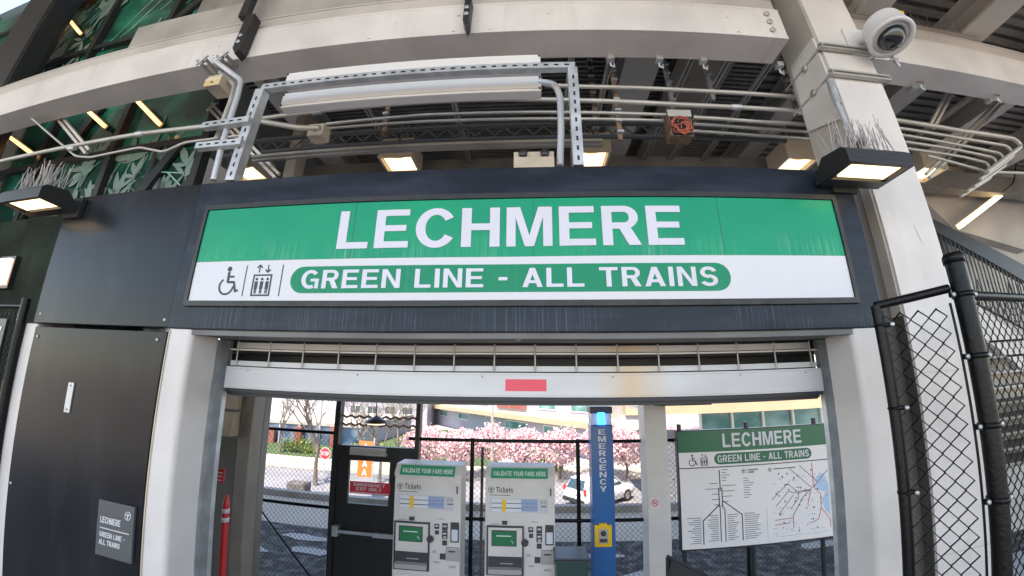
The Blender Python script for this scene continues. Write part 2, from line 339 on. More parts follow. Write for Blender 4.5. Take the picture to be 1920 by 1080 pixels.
def text_mb(txt, p0, p1, hgt, th=.003, out=(0,-1,0), gap=.13, up=None, mb=None, wscale=None):
    """letters from point p0 to p1 along their base line, standing out of the surface by th"""
    p0, p1 = Vector(p0), Vector(p1); dx = (p1-p0).normalized(); out = Vector(out).normalized()
    up = Vector(up).normalized() if up else Vector((0,0,1))
    tot = sum((GL[c][0] if c != ' ' else .30)+gap for c in txt)-gap
    k = (p1-p0).length/tot; mb = mb or MB(); x = 0; n = 0
    for c in txt:
        if c == ' ': x += .30+gap; continue
        for j, st in enumerate(GL[c][1]):
            e = th*(1+.12*j); polys = st[1] if isinstance(st, tuple) else [st]
            if isinstance(st, tuple):          # band: front faces plus inner and outer rims
                for q in polys:
                    P = [p0+dx*((x+a)*k)+up*(b*hgt) for a, b in q]; mb.add([p+out*e for p in P]+P, [(0,1,2,3),(0,4,5,1),(2,6,7,3)])
            else:
                P = [p0+dx*((x+a)*k)+up*(b*hgt)+out*.0004 for a, b in polys[0]]; mb.prism(P, out*e)
        x += GL[c][0]+gap
    return mb
def front(mb_pts, y, th, mb=None):             # flat plate with outline (x,z) lying in plane y, coming out towards -y
    mb = mb or MB(); return mb.prism([(x, y, z) for x, z in mb_pts], (0, -th, 0))
def pill(x0, x1, z0, z1, n=10):
    r = (z1-z0)/2; c = (z0+z1)/2
    return [(x1-r+r*math.cos(R(a)), c+r*math.sin(R(a))) for a in [(-90+180*i/n) for i in range(n+1)]]+[(x0+r+r*math.cos(R(a)), c+r*math.sin(R(a))) for a in [(90+180*i/n) for i in range(n+1)]]
def ring(mb, cx, cz, r, t, y, th, n=22, a0=0, a1=360):
    for i in range(n):
        p, q = R(a0+(a1-a0)*i/n), R(a0+(a1-a0)*(i+1)/n)
        mb.prism([(cx+(r-t)*math.cos(p), y, cz+(r-t)*math.sin(p)), (cx+r*math.cos(p), y, cz+r*math.sin(p)), (cx+r*math.cos(q), y, cz+r*math.sin(q)), (cx+(r-t)*math.cos(q), y, cz+(r-t)*math.sin(q))], (0, -th, 0))
    return mb
def seg(mb, a, b, t, y, th):                   # stroke between two (x,z) points
    d = Vector((b[0]-a[0], b[1]-a[1])); n = Vector((-d.y, d.x)).normalized()*(t/2)
    return mb.prism([(a[0]-n.x, y, a[1]-n.y), (b[0]-n.x, y, b[1]-n.y), (b[0]+n.x, y, b[1]+n.y), (a[0]+n.x, y, a[1]+n.y)], (0, -th, 0))
def tlogo(mb, cx, cz, r, y, th):               # the T in a circle
    ring(mb, cx, cz, r, r*.16, y, th)
    mb.box(cx-r*.56, cx+r*.56, y-th, y, cz+r*.12, cz+r*.42); mb.box(cx-r*.16, cx+r*.16, y-th*1.2, y, cz-r*.72, cz+r*.12); return mb
def wheelchair(mb, cx, cz, h, y, th):          # cx,cz centre; h height
    t = h*.085; s = h
    ring(mb, cx+s*.0, cz+s*.40, s*.09, s*.09, y, th, 12)
    seg(mb, (cx, cz+.30*s), (cx+.015*s, cz-.06*s), t*1.1, y, th*1.1)
    seg(mb, (cx, cz+.13*s), (cx+.24*s, cz+.13*s), t*.8, y, th*1.3)
    seg(mb, (cx, cz-.06*s), (cx+.27*s, cz-.06*s), t*.9, y, th*1.2)
    seg(mb, (cx+.26*s, cz-.04*s), (cx+.38*s, cz-.40*s), t*.9, y, th*1.4)
    seg(mb, (cx+.36*s, cz-.38*s), (cx+.48*s, cz-.34*s), t*.8, y, th*1.5)
    ring(mb, cx-.02*s, cz-.20*s, s*.31, t*.8, y, th, 22, 125, 360); return mb
def lift_icon(mb, cx, cz, h, y, th):
    s = h; w_ = .33*s; z0, z1 = cz-.5*s, cz+.18*s; t = .05*s
    for a in ((cx-w_, cx+w_, z0, z0+t), (cx-w_, cx+w_, z1-t, z1), (cx-w_, cx-w_+t, z0+t, z1-t), (cx+w_-t, cx+w_, z0+t, z1-t)): mb.box(a[0], a[1], y-th, y, a[2], a[3])
    for k in (-1, 0, 1):
        x = cx+k*.19*s; mb.box(x-.055*s, x+.055*s, y-th, y, z0+.22*s, z1-.22*s)
        mb.box(x-.038*s, x-.008*s, y-th, y, z0+.08*s, z0+.22*s); mb.box(x+.008*s, x+.038*s, y-th, y, z0+.08*s, z0+.22*s)
        ring(mb, x, z1-.15*s, .045*s, .045*s, y, th, 10)
    for k, sgn in ((-.15, 1), (.15, -1)):
        x = cx+k*s; c = cz+.36*s
        mb.box(x-.018*s, x+.018*s, y-th, y, c-.12*s, c+.12*s)
        seg(mb, (x, c+.12*s*sgn), (x-.09*s, c+.03*s*sgn), t*.8, y, th*1.2); seg(mb, (x, c+.12*s*sgn), (x+.09*s, c+.03*s*sgn), t*.8, y, th*1.4)
    return mb
def chain(o, u, v, wd, ht, cell=.06, r=.0016, mb=None, n=3, clip=None):
    """chain-link mesh of zigzag wires filling wd x ht from corner o along u and v"""
    o, u, v = Vector(o), Vector(u).normalized(), Vector(v).normalized(); nrm = u.cross(v).normalized()
    mb = mb or MB(); h = cell/2; cols = int(wd/h); rows = int(ht/h)
    for i in range(cols-1):
        pts = []
        for j in range(rows+1):
            odd = (j+i) % 2
            pts.append(o+u*((i+odd)*h+(.0 if odd else 0))+v*(j*h)+nrm*(r if odd else -r))
        mb.tube(pts, r, n, False, False)
    return mb

# ------------------------------------------------------------------ the ground
def terr(y): return 0 if y < 8 else (-.3*(y-8) if y < 20 else -3.6)
def sheet(name, rows, x0, x1, m, lift=0):
    mb = MB(); vs = []
    for y in rows: vs += [(x0, y, terr(y)+lift), (x1, y, terr(y)+lift)]
    mb.add(vs, [(2*i, 2*i+1, 2*i+3, 2*i+2) for i in range(len(rows)-1)]); return build(name, mb, m, kind='structure')
sheet('ground', [-300, 8, 20, 900], -500, 500, M['floor'])
sheet('unseen_dark_ground', [-9, -3.5], -200, 200, M['asphalt'], .004)  # unseen asphalt behind the camera, added to cut the ground bounce
sheet('unseen_bounce_ground', [-60, -9.2], -200, 200, M['sidewalk'], .005)  # unseen tan ground behind the camera, added for warm bounce light
sheet('gravel_bed', [3.5, 6.1], -14, 16, M['gravel'], .004)
sheet('pavement', [6.1, 7.9], -14, 16, M['sidewalk'], .004)
sheet('slope_paving', [8.3, 14, 19.8], -60, 60, M['floor'], .004)
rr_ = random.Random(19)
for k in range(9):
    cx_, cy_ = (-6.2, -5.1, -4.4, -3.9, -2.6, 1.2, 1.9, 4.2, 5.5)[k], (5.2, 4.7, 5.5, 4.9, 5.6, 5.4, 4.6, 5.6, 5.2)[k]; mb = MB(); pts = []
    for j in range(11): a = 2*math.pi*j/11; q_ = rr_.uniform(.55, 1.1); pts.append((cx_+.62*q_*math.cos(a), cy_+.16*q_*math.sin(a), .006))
    mb.prism(pts, (0, 0, .012)); build('sun_patch', mb, M['floor'], kind='structure')  # pale shapes painted on the gravel as dappled sun
sheet('road', [20.2, 27.0], -120, 120, M['asphalt'], .004)
sheet('far_pavement', [27.4, 32], -120, 120, M['sidewalk'], .06)
sheet('lawn', [32.2, 60], -120, -3, M['grass'], .05)
mb = MB(); mb.box(-120, 120, 27.0, 27.4, -3.6, -3.48); build('kerb', mb, M['conc'], kind='structure')
mb = MB(); mb.box(-30, 30, 7.95, 8.15, 0, .16); build('kerb', mb, M['conc'], kind='structure')

# ------------------------------------------------------------------ viaduct overhead
vd = thing('viaduct', (0, 1, 6), 'elevated rail viaduct of painted steel girders under dark ribbed decking', 'viaduct')
mb = MB(); mb.box(-30, 30, -12.0, 1.0, 10.6, 11.2); build('sun_shield_slab', mb, M['conc'], vd)  # unseen upper slab added to keep the sun off the portal
mb = MB(); mb.box(-3.7, 2.95, .42, 3.6, 6.75, 7.1)
for k in range(44): y = .5+k*.07; mb.box(-3.7, 2.95, y, y+.035, 6.705, 6.751)
mb.box(-5.6, -3.71, 1.32, 3.6, 6.75, 7.1)
build('decking', mb, M['deck'], vd)
mb = MB(); mb.box(2.96, 14, -3.0, 9.5, 6.75, 7.0)
for k in range(86): y = -2.95+k*.145; mb.box(2.96, 14, y, y+.07, 6.70, 6.751)
build('side_decking', mb, M['deck'], vd)
def ibeam_y(x, y0, y1, zb, h, fw, name='girder', ma='girder'):
    mb = MB(); mb.box(x-fw/2, x+fw/2, y0, y1, zb, zb+.03); mb.box(x-.012, x+.012, y0, y1, zb+.03, zb+h-.03); mb.box(x-fw/2, x+fw/2, y0, y1, zb+h-.03, zb+h)
    return build(name, mb, M[ma], vd)
for x, fw in ((1.24, .40), (-3.05, .34)): ibeam_y(x, .42, 3.6, 6.36, .34, fw)
for x, fw in ((3.35, .3), (4.75, .36), (6.4, .36), (8.2, .36), (10.4, .36)): ibeam_y(x, -2.9, 9.4, 6.36, .34, fw)
mb = MB(); mb.box(1.72, 2.42, .42, 3.6, 6.60, 6.63); mb.box(1.72, 1.76, .42, 3.6, 6.63, 6.75); build('soffit_panel', mb, mat('tan_soffit', (.30,.25,.20), .6, noise=.25, nscale=(2,2,2)), vd)
# cross beams running left to right deeper under the deck
mb = MB(); mb.box(-4.6, 14, 2.86, 2.9, 6.0, 6.36); mb.box(-4.6, 14, 2.78, 2.98, 5.96, 6.0); build('cross_beam', mb, M['deck'], vd)
# truss-like lacing seen dimly over the portal
mb = MB()
for k in range(60):
    x = -3.4+k*.1; z = 5.53
    mb.obox((x, 1.2, z), (1,0,1.0 if k % 2 else -1.0), (0,1,0), (-1 if k % 2 else 1,0,1), .07, .006, .006)
mb.box(-3.5, 2.7, 1.18, 1.22, 5.59, 5.62); mb.box(-3.5, 2.7, 1.18, 1.22, 5.43, 5.46)
build('lacing', mb, M['inner_dark'], vd)
# dark back wall of the upper level
mb = MB(); mb.box(-9.5, 3.4, 4.0, 4.1, 4.4, 8.6)
for k in range(10): mb.box(-4.4+k*.82, -4.34+k*.82, 3.95, 4.0, 4.4, 6.7)
build('back_wall', mb, M['inner_dark'], vd)

# the long edge beam: a channel with upper lip, and the concrete edge above it
eb = thing('edge_beam', (0, .25, 5.79), 'long off-white steel edge beam crossing over the station entrance', 'beam')
yb, zb = .25, 5.79
mb = MB()
mb.box(-9.5, 2.23, yb, yb+.022, zb+.03, zb+.345); mb.box(-9.5, 2.23, yb-.004, yb+.28, zb, zb+.03); mb.box(-9.5, 2.23, yb-.002, yb+.28, zb+.345, zb+.37)
build('web', mb, M['steel'], eb)
mb = MB(); mb.box(-9.5, 2.23, yb+.03, yb+.05, zb+.372, zb+.53); mb.box(-9.5, 2.23, yb+.024, yb+.30, zb+.53, zb+.55); build('upper_lip', mb, M['girder'], eb)
mb = MB(); mb.box(-4.35, 2.23, yb+.05, yb+.5, zb+.56, zb+.90); build('concrete_edge', mb, M['conc'], eb)
mb = MB()
for dz in (.07, .17, .27): mb.disc((2.10, yb-.0005, zb+dz+.02), (0,-1,0), .024, .018, 12)
build('bolt', mb, M['conduit'], eb)
eb2 = thing('edge_beam', (6, .25, 5.79), 'off-white steel edge beam continuing right of the tall column', 'beam')
mb = MB(); mb.box(2.94, 12, yb+.1, yb+.122, zb+.03, zb+.345); mb.box(2.94, 12, yb+.096, yb+.38, zb, zb+.03); mb.box(2.94, 12, yb+.098, yb+.38, zb+.345, zb+.37)
build('web', mb, M['steel'], eb2)
mb = MB(); mb.box(2.94, 12, yb+.13, yb+.15, zb+.372, zb+.53); mb.box(2.94, 12, yb+.124, yb+.40, zb+.53, zb+.55); build('upper_lip', mb, M['girder'], eb2)

# brackets on the beam
def bracket(px, py0, py1, lab, w_):
    o = thing('hanger_bracket', at(px, py1, .2), lab, 'bracket')
    a, b = at(px, py0, .17), at(px, py1, .17); mb = MB()
    mid = a.lerp(b, .55); mb.obox((a+mid)/2+Vector((w_*.15,0,0)), (1,0,0), (0,1,0), (0,0,1), w_*.5, .03, (a.z-mid.z)/2)
    mb.prism([(mid.x-w_*.4, .14, mid.z), (mid.x+w_*.66, .14, mid.z), (mid.x+w_*.5, .14, b.z+.05), (mid.x+w_*.1, .14, b.z), (mid.x-w_*.5, .14, b.z+.08)], (0, .1, 0))
    build('plate', mb, M['blackmetal'], o); mb = MB()
    for dz in (.14, .22): mb.disc((mid.x+w_*.05, .14, b.z+dz), (0,-1,0), .02, .016, 8)
    build('bolt', mb, M['galv'], o)
bracket(472, -40, 100, 'black folded steel bracket bolted to the beam on the left', .085)
bracket(878, -60, 55, 'slim black hanger bracket bolted to the beam over the sign', .05)

# columns
col = thing('steel_column', (2.7, .2, 0), 'tall off-white steel column right of the sign, carrying the dome camera', 'column')
x0, x1, y0, y1 = 2.47, 2.94, .20, .64
mb = MB(); mb.box(x0, x1, y0, y0+.02, 0, 9.6); mb.box(x0, x1, y1-.02, y1, 0, 9.6); build('flange', mb, M['steel'], col)
mb = MB(); mb.box(x0-.012, x0+.006, y0+.02, y1-.02, 3.4, 9.6); build('web', mb, M['girder'], col)
mb = MB(); mb.box(2.10, x0+.004, y0+.10, y0+.14, 0, 4.38); mb.box(x0+.01, x0+.03, y0+.02, y1-.02, 0, 3.4); mb.box(2.10, 2.13, y0-.08, y0+.10, 3.3, 4.36); build('lower_web', mb, M['dplate'], col)
# connection plate on the left flank under the beam
mb = MB(); mb.prism([(x0-.014, y0+.02, 5.8), (x0-.014, y0+.36, 5.8), (x0-.014, y0+.40, 5.1), (x0-.014, y0+.02, 4.95)], (-.02,0,0)); build('gusset', mb, M['steel'], col)
mb = MB(); mb.disc((x0-.034, y0+.2, 5.35), (-1,0,0), .03, .02, 10); mb.disc((x0-.034, y0+.2, 5.62), (-1,0,0), .03, .02, 10); build('bolt', mb, M['conduit'], col)
for zz, tl in ((5.62, 'upper'), (5.33, 'lower')):
    o = thing('strut_clamp', (2.7, .15, zz), tl+' grey strut clamp strapped round the tall column beside the camera', 'clamp')
    mb = MB(); mb.box(x0-.05, x1+.06, y0-.05, y0-.012, zz, zz+.018); mb.box(x0-.05, x1+.06, y0-.05, y0-.012, zz+.037, zz+.055); mb.box(x0-.05, x1+.06, y0-.02, y0-.002, zz+.018, zz+.037); build('strut', mb, M['conduit'], o)
    mb = MB(); mb.tube([(x0-.04, y0-.06, zz+.02), (x0-.04, y0+.5, zz+.02)], .008); mb.tube([(x1+.06, y0-.06, zz+.02), (x1+.06, y0+.5, zz+.02)], .008); build('threaded_rod', mb, M['galv'], o)
far = thing('steel_column', (-8.1, .9, 0), 'wide black clad column at the top left behind the beam', 'column')
mb = MB(); mb.box(-8.55, -7.65, .6, 1.0, 0, 10.6, .02); build('cladding', mb, M['dark'], far)
mb = MB(); mb.box(-7.64, -7.60, .62, .9, 0, 10.6); build('edge_trim', mb, M['blackmetal'], far)

# ------------------------------------------------------------------ green glass wall with etched plants
gw = thing('glass_wall', (-6, .95, 4), 'green glazed station wall etched with pale plant silhouettes', 'glass wall')
gy = 1.25
mb = MB(); mb.box(-14, -3.75, gy, gy+.03, 3.2, 10.4); build('glazing', mb, M['gglass'], gw)
mb = MB()
for x in (-12, -10.2, -8.7, -6.95, -5.35, -3.78): mb.box(x-.05, x+.05, gy-.1, gy-.002, 3.2, 10.4)
build('mullion', mb, M['dark'], gw)
mb = MB()
for z in (3.9, 5.72, 7.9, 9.4): mb.box(-14, -3.75, gy-.08, gy-.004, z-.04, z+.04)
build('transom', mb, M['dark'], gw)
mb = MB()
for a, b in (((-5.3, 3.9), (-4.2, 5.7)), ((-7.2, 4.4), (-6.0, 6.6)), ((-6.6, 6.7), (-4.6, 8.8)), ((-9.8, 7.2), (-8.8, 10.2)), ((-4.6, 4.2), (-3.8, 5.2))):
    seg(mb, a, b, .13, gy-.02, .05)
build('brace', mb, M['dark'], gw)
mb = MB(); rnd = random.Random(3)
def leaf(mb, x, z, a, L, W, y):
    c, s_ = math.cos(a), math.sin(a); pts = []
    for i in range(9): t_ = i/8; pts.append((t_*L, W*math.sin(math.pi*t_)**.8+.15*L*t_*t_))
    for i in range(7, 0, -1): t_ = i/8; pts.append((t_*L, -W*.6*math.sin(math.pi*t_)+.15*L*t_*t_))
    mb.prism([(x+c*p-s_*q, y, z+s_*p+c*q) for p, q in pts], (0, -.003, 0))
for k in range(58):
    low = k % 3 != 0
    x = rnd.uniform(-5.9, -3.9) if low else rnd.uniform(-10.5, -5.0); z = rnd.uniform(4.3, 5.7) if low else rnd.uniform(7.1, 10)
    base = rnd.uniform(.2, 1.3)
    for j in range(rnd.randint(3, 6)): leaf(mb, x, z, base+j*rnd.uniform(.5, .9), rnd.uniform(.18, .42), rnd.uniform(.03, .07), gy-.004-.0007*((k*7+j) % 29))
    seg(mb, (x, z), (x-rnd.uniform(.05, .25), z-rnd.uniform(.3, .6)), .02, gy-.004-.0005*(k % 20), .003)
build('etched_plants', mb, M['etched'], gw)
mb = MB(); b0 = at(215, 5, gy); s = b0.x; z = b0.z    # large etched trunk shape at the top
mb.prism([(s-.45, gy-.03, z+.5), (s-.33, gy-.03, z-.05), (s-.15, gy-.03, z-.2), (s-.17, gy-.03, z-.85), (s-.1, gy-.03, z-.45), (s+.05, gy-.03, z-.35), (s+.20, gy-.03, z-1.05), (s+.25, gy-.03, z-.3), (s+.45, gy-.03, z-.15), (s+.2, gy-.03, z+.2), (s+.25, gy-.03, z+.5)][::-1], (0,-.004,0))
build('etched_figure', mb, M['etched'], gw)
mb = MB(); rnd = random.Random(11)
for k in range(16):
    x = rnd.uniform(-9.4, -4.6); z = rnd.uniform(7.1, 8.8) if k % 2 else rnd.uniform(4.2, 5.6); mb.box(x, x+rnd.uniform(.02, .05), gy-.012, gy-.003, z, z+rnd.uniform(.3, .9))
build('painted_reflection', mb, M['tglass'], gw)  # thin teal strips painted as reflections in the glass
for i, (a, b, q) in enumerate((((118, 22), (150, 62), 'high at the top left'), ((165, 208), (195, 236), 'just below the left end of the beam'), ((20, 258), (60, 288), 'near the left edge of the glass'), ((258, 190), (298, 232), 'beside the girder left of the junction box'))):
    P, Q = at(*a, gy-.14), at(*b, gy-.14); mb = MB(); dv = (Q-P); mb.obox((P+Q)/2, dv, Vector((0,1,0)), dv.cross(Vector((0,1,0))), dv.length/2, .02, .024)
    o = thing('strip_light', (P+Q)/2, 'short warm strip light behind the green glass, '+q, 'light'); build('lens', mb, M['lamp_orange'], o)
    mb = MB(); mb.obox((P+Q)/2+Vector((0,.05,0)), dv, Vector((0,1,0)), dv.cross(Vector((0,1,0))), dv.length/2+.02, .018, .04); build('housing', mb, M['dark'], o)

# ------------------------------------------------------------------ entrance portal
po = thing('entrance_portal', (0, 0, 0), 'black clad station entrance portal with off-white jambs framing the opening', 'portal')
FX0, FX1, FZ0, FZ1 = -2.28, 2.08, 3.295, 4.315
mb = MB(); mb.box(FX0, FX1, 0, .40, FZ0, FZ1, .006)
mb.box(FX1-.002, FX1+.012, .04, .38, FZ0+.02, FZ1-.02); build('fascia', mb, M['fascia'], po)
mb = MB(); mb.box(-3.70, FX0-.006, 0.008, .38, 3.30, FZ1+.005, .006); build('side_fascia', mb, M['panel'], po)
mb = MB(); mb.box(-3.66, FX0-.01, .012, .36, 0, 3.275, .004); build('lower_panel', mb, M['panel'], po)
mb = MB(); mb.box(-3.83, -3.672, .03, .32, 0, 3.30, .01); build('end_post', mb, M['steel'], po)
mb = MB()
for x, z in ((-3.6, 3.20), (-2.36, 3.22), (-3.62, 2.15), (-2.33, 3.35), (-3.63, 3.37)): mb.disc((x, .011, z), (0,-1,0), .011, .006, 10)
for x, z in ((2.10-.09, 4.24),): mb.disc((x, 0, z), (0,-1,0), .02, .006, 10)
build('screw', mb, M['galv'], po)
mb = MB(); mb.box(-3.12, -3.06, .004, .012, 2.70, 2.90, .001); bp_ = build('blank_plate', mb, M['galv'], po); mb = MB(); mb.disc((-3.09, .004, 2.88), (0,-1,0), .006, .002, 8); mb.disc((-3.09, .004, 2.72), (0,-1,0), .006, .002, 8); build('screw', mb, M['slot'], bp_)
# jambs: square tubes with a rounded front corner
def jamb(xo, xi, name):   # xo outer, xi inner
    s_ = 1 if xi > xo else -1; rr = .035; prof = [(xo, .012), ]
    for i in range(7):
        a = R(90*i/6); prof.append((xi-s_*rr+s_*rr*math.sin(a), .012+rr-rr*math.cos(a)))
    prof += [(xi, .24), (xo, .24)]
    if s_ < 0: prof = prof[::-1]
    mb = MB(); n = len(prof); vs = [(x, y, 0) for x, y in prof]+[(x, y, 3.293) for x, y in prof]
    fs_ = [(i, (i+1) % n, (i+1) % n+n, i+n) for i in range(n)]
    for i, f in enumerate(fs_):
        e0, e1 = Vector(vs[i]), Vector(vs[(i+1) % n])
        if (e1-e0).length < .03: mb.add([vs[j] for j in f], [(0,1,2,3)], True)
        else: mb.add([vs[j] for j in f], [(0,1,2,3)])
    mb.add(vs[n:], [tuple(range(n))])
    return build(name, mb, M['steel'], po)
jamb(-2.268, -2.09, 'jamb'); jamb(2.03, 1.85, 'jamb')
mb = MB(); mb.box(-2.272, -2.262, .006, .022, 0, 3.28); build('rust_edge', mb, M['beige'], po)
for xa, xb in ((-2.24, -2.15), (1.93, 2.02)):
    mb = MB(); mb.box(xa, xb, .25, .30, 0, 3.28); mb.box(xa, xb, .42, .46, 0, 3.28)
    mb.box(xa if xa < 0 else xb-.02, (xa+.02) if xa < 0 else xb, .30, .42, 0, 3.28); build('gate_guide', mb, M['galv'], po)
mb = MB(); mb.box(-2.10, 1.86, .02, .28, 3.27, 3.294); mb.box(-2.10, 1.86, .02, .06, 3.262, 3.27); build('soffit', mb, mat('soffit_dark', (.13,.125,.12), .45, noise=.3), po)
mb = MB()
for x in (-2.12+.02, -.07, 1.86): mb.disc((x, .12, 3.269), (0,0,-1), .016, .004, 10)
build('soffit_light', mb, M['offwhite'], po)
mb = MB(); mb.box(-2.3, 2.05, .48, 1.0, 3.2, 3.32); mb.box(-2.3, 2.05, .62, .66, 2.9, 3.3); build('coil_hood', mb, M['inner_dark'], po)

# rolling gate, drawn up
rg_ = thing('rolling_gate', (0, .38, 2.9), 'open rolling grille with pale bottom bar and thin hanging rods', 'rolling gate')
gy0 = .34
mb = MB(); mb.box(-2.08, 1.87, gy0, gy0+.07, 2.948, 3.095, .004); build('bottom_bar', mb, M['gatebar'], rg_)
mb = MB(); mb.box(-2.07, 1.86, gy0+.005, gy0+.12, 2.925, 2.946); mb.box(-2.05, 1.84, gy0+.03, gy0+.10, 2.90, 2.925); build('bottom_seal', mb, M['inner_dark'], rg_)
mb = MB(); mb.box(-.155, .095, gy0-.003, gy0, 2.985, 3.055); build('red_label', mb, M['pinkred'], rg_)
mb = MB(); mb.box(-2.06, 1.85, gy0+.012, gy0+.05, 3.102, 3.135); build('lower_rail', mb, M['gatebar'], rg_)
mb = MB(); mb.box(-2.07, 1.86, gy0+.004, gy0+.02, 3.206, 3.216); build('upper_rail', mb, M['gate'], rg_)
mb = MB(); mb.box(-2.06, 1.85, gy0+.05, gy0+.06, 3.225, 3.265); build('top_rail', mb, M['gatebar'], rg_)
for k in range(16):
    x = -2.0+k*.2535
    if x < 1.86: mb = MB(); mb.tube([(x, gy0-.004, 3.268), (x, gy0-.004, 3.10)], .0055, 6); build('rod', mb, M['bronze'], rg_)

# ------------------------------------------------------------------ the station sign
sg = thing('station_sign', (-.12, 0, 3.47), 'long green and white station name sign over the entrance opening', 'sign')
SX0, SX1, SZ0, SZ1, SZM = -2.142, 1.886, 3.472, 4.092, 3.727
mb = MB()
for a in ((SX0-.03, SX1+.03, SZ1+.002, SZ1+.035), (SX0-.03, SX1+.03, SZ0-.035, SZ0-.002), (SX0-.03, SX0-.002, SZ0-.002, SZ1+.002), (SX1+.002, SX1+.03, SZ0-.002, SZ1+.002)): mb.box(a[0], a[1], -.022, -.0, a[2], a[3])
build('frame', mb, M['blackmetal'], sg)
mb = MB(); mb.box(SX0, SX1, -.012, 0, SZM, SZ1); build('green_panel', mb, M['green'], sg)
mb = MB(); mb.box(SX0, SX1, -.0125, 0, SZ0, SZM-.001); build('white_panel', mb, M['white'], sg)
build('station_name', text_mb('LECHMERE', (-1.152, -.012, 3.787), (.880, -.012, 3.787), .246, .004, gap=.135), M['letter'], sg)
build('pill', front(pill(-1.42, 1.124, 3.517, 3.680), -.0125, .002), M['pill'], sg)
build('line_name', text_mb('GREEN LINE - ALL TRAINS', (-1.345, -.0145, 3.544), (1.045, -.0145, 3.544), .112, .003, gap=.15), M['letter'], sg)
mb = MB(); wheelchair(mb, -1.865, 3.60, .185, -.0125, .002); build('wheelchair_symbol', mb, M['ink'], sg)
mb = MB(); lift_icon(mb, -1.615, 3.60, .20, -.0125, .002); build('lift_symbol', mb, M['ink'], sg)
mb = MB(); mb.box(-1.742, -1.736, -.0145, -.0125, 3.50, 3.695); mb.box(-1.487, -1.481, -.0145, -.0125, 3.50, 3.695); build('divider', mb, M['ink'], sg)

pq = thing('wall_plaque', (-2.5, 0, 2), 'dark grey tactile plaque with station name on the black side panel', 'sign')
P0, P1 = at(190, 935, .01), at(257, 945, .01); zt, zb_ = at(190, 935, .01).z, at(184, 1037, .01).z
mb = MB(); mb.box(P0.x, P1.x, -.006, .011, zb_, zt, .002); build('plate', mb, mat('plaque_grey', (.075,.08,.085), .45), pq)
hh = zt-zb_; wq = P1.x-P0.x
mb = text_mb('LECHMERE', (P0.x+.03, -.006, zt-hh*.40), (P0.x+wq*.66, -.006, zt-hh*.40), .038, .002)
mb.box(P0.x+.03, P1.x-.03, -.008, -.006, zt-hh*.50, zt-hh*.485)
text_mb('GREEN LINE -', (P0.x+.03, -.006, zt-hh*.65), (P0.x+wq*.80, -.006, zt-hh*.65), .030, .002, mb=mb)
text_mb('ALL TRAINS', (P0.x+.03, -.006, zt-hh*.79), (P0.x+wq*.68, -.006, zt-hh*.79), .030, .002, mb=mb)
tlogo(mb, P1.x-.05, zt-.06, .026, -.006, .002); build('lettering', mb, M['white'], pq)

# ------------------------------------------------------------------ floodlights with bird spikes
def flood(lab, px0, px1, yn, yf, z, arm_x):
    o = thing('flood_light', ((px0+px1)/2, yf, z), lab, 'floodlight')
    mb = MB(); h = .085
    prof = [(yn, z), (yn, z+.055), (yn+.03, z+h), (yf-.10, z+h+.03), (yf, z+.03), (yf, z)]
    n = len(prof); ins = .03
    vs = [(px0, y, zz) for y, zz in prof]+[(px1, y, zz) for y, zz in prof]
    mb.add(vs, [tuple(range(n)), tuple(range(2*n-1, n-1, -1))]+[(i, i+n, (i+1) % n+n, (i+1) % n) for i in range(n)])
    mb.box(arm_x-.06, arm_x+.06, yf-.02, .0, z-.01, z+.07); mb.box(arm_x-.09, arm_x+.09, -.03, .0, z-.06, z+.10)
    for a in ((px0, px0+ins, yn, yf), (px1-ins, px1, yn, yf), (px0+ins, px1-ins, yn, yn+ins), (px0+ins, px1-ins, yf-.09, yf)): mb.box(a[0], a[1], a[2], a[3], z-.028, z-.001)
    build('housing', mb, M['dark'], o)
    mb = MB(); mb.box(px0+.075, px1-.045, yn+.035, yf-.10, z-.014, z-.004); build('lens', mb, M['warm'], o)
    mb = MB(); rr = random.Random(int(abs(px0)*100))
    for k in range(90):
        x = px0+.03+(px1-px0-.05)*(k/89); y = rr.uniform(yn+.06, yf-.1)
        mb.tube([(x, y, z+h+.01), (x+rr.uniform(-.06, .06), y+rr.uniform(-.05, .05), z+h+rr.uniform(.13, .26))], .0022, 4, False)
    build('bird_spikes', mb, M['spike'], o); return o
flood('black floodlight with lit warm lens at the right end of the sign', 1.79, 2.25, -.32, -.03, 4.205, 2.0)
flood('black floodlight with lit warm lens at the left edge, over the black side panel', -4.06, -3.50, -.32, -.03, 4.19, -3.55)

# ------------------------------------------------------------------ strut frame with two blank white light boxes
sf = thing('slotted_stand', (-1, .04, 4.3), 'galvanised slotted strut frame standing on the portal', 'frame')
fy = .04
def strut(a, b, w_=.045, side=(0,-1,0), slots=True, name='strut'):
    a, b = Vector(a), Vector(b); d = (b-a).normalized(); sd_ = Vector(side); c = d.cross(sd_).normalized()
    mb = MB(); mb.obox((a+b)/2, d, sd_, c, (b-a).length/2, w_*.5, w_*.5)
    s_ = build(name, mb, M['galv'], sf)
    if slots:
        mb = MB(); L = (b-a).length; n = int(L/.0725)
        for k in range(n):
            q = a+d*(.05+k*.0725)+sd_*(w_*.5+.0008); mb.obox(q, d, sd_, c, .016, .0012, .0065)
        build('slot_row', mb, M['slot'], s_)
zt_ = 5.155
strut((-2.03, fy, zt_), (.325, fy, zt_), .05)
strut((-2.06, fy, 4.33), (-2.03, fy, zt_-.03), .075); strut((.305, fy, 4.33), (.305, fy, zt_-.03), .065)
l0 = at(382, 238, -.01); l1 = at(440, 228, -.01); strut(l0, at(470, 226, -.01), .05); strut(at(370, 276, -.01), at(455, 268, -.01), .05)
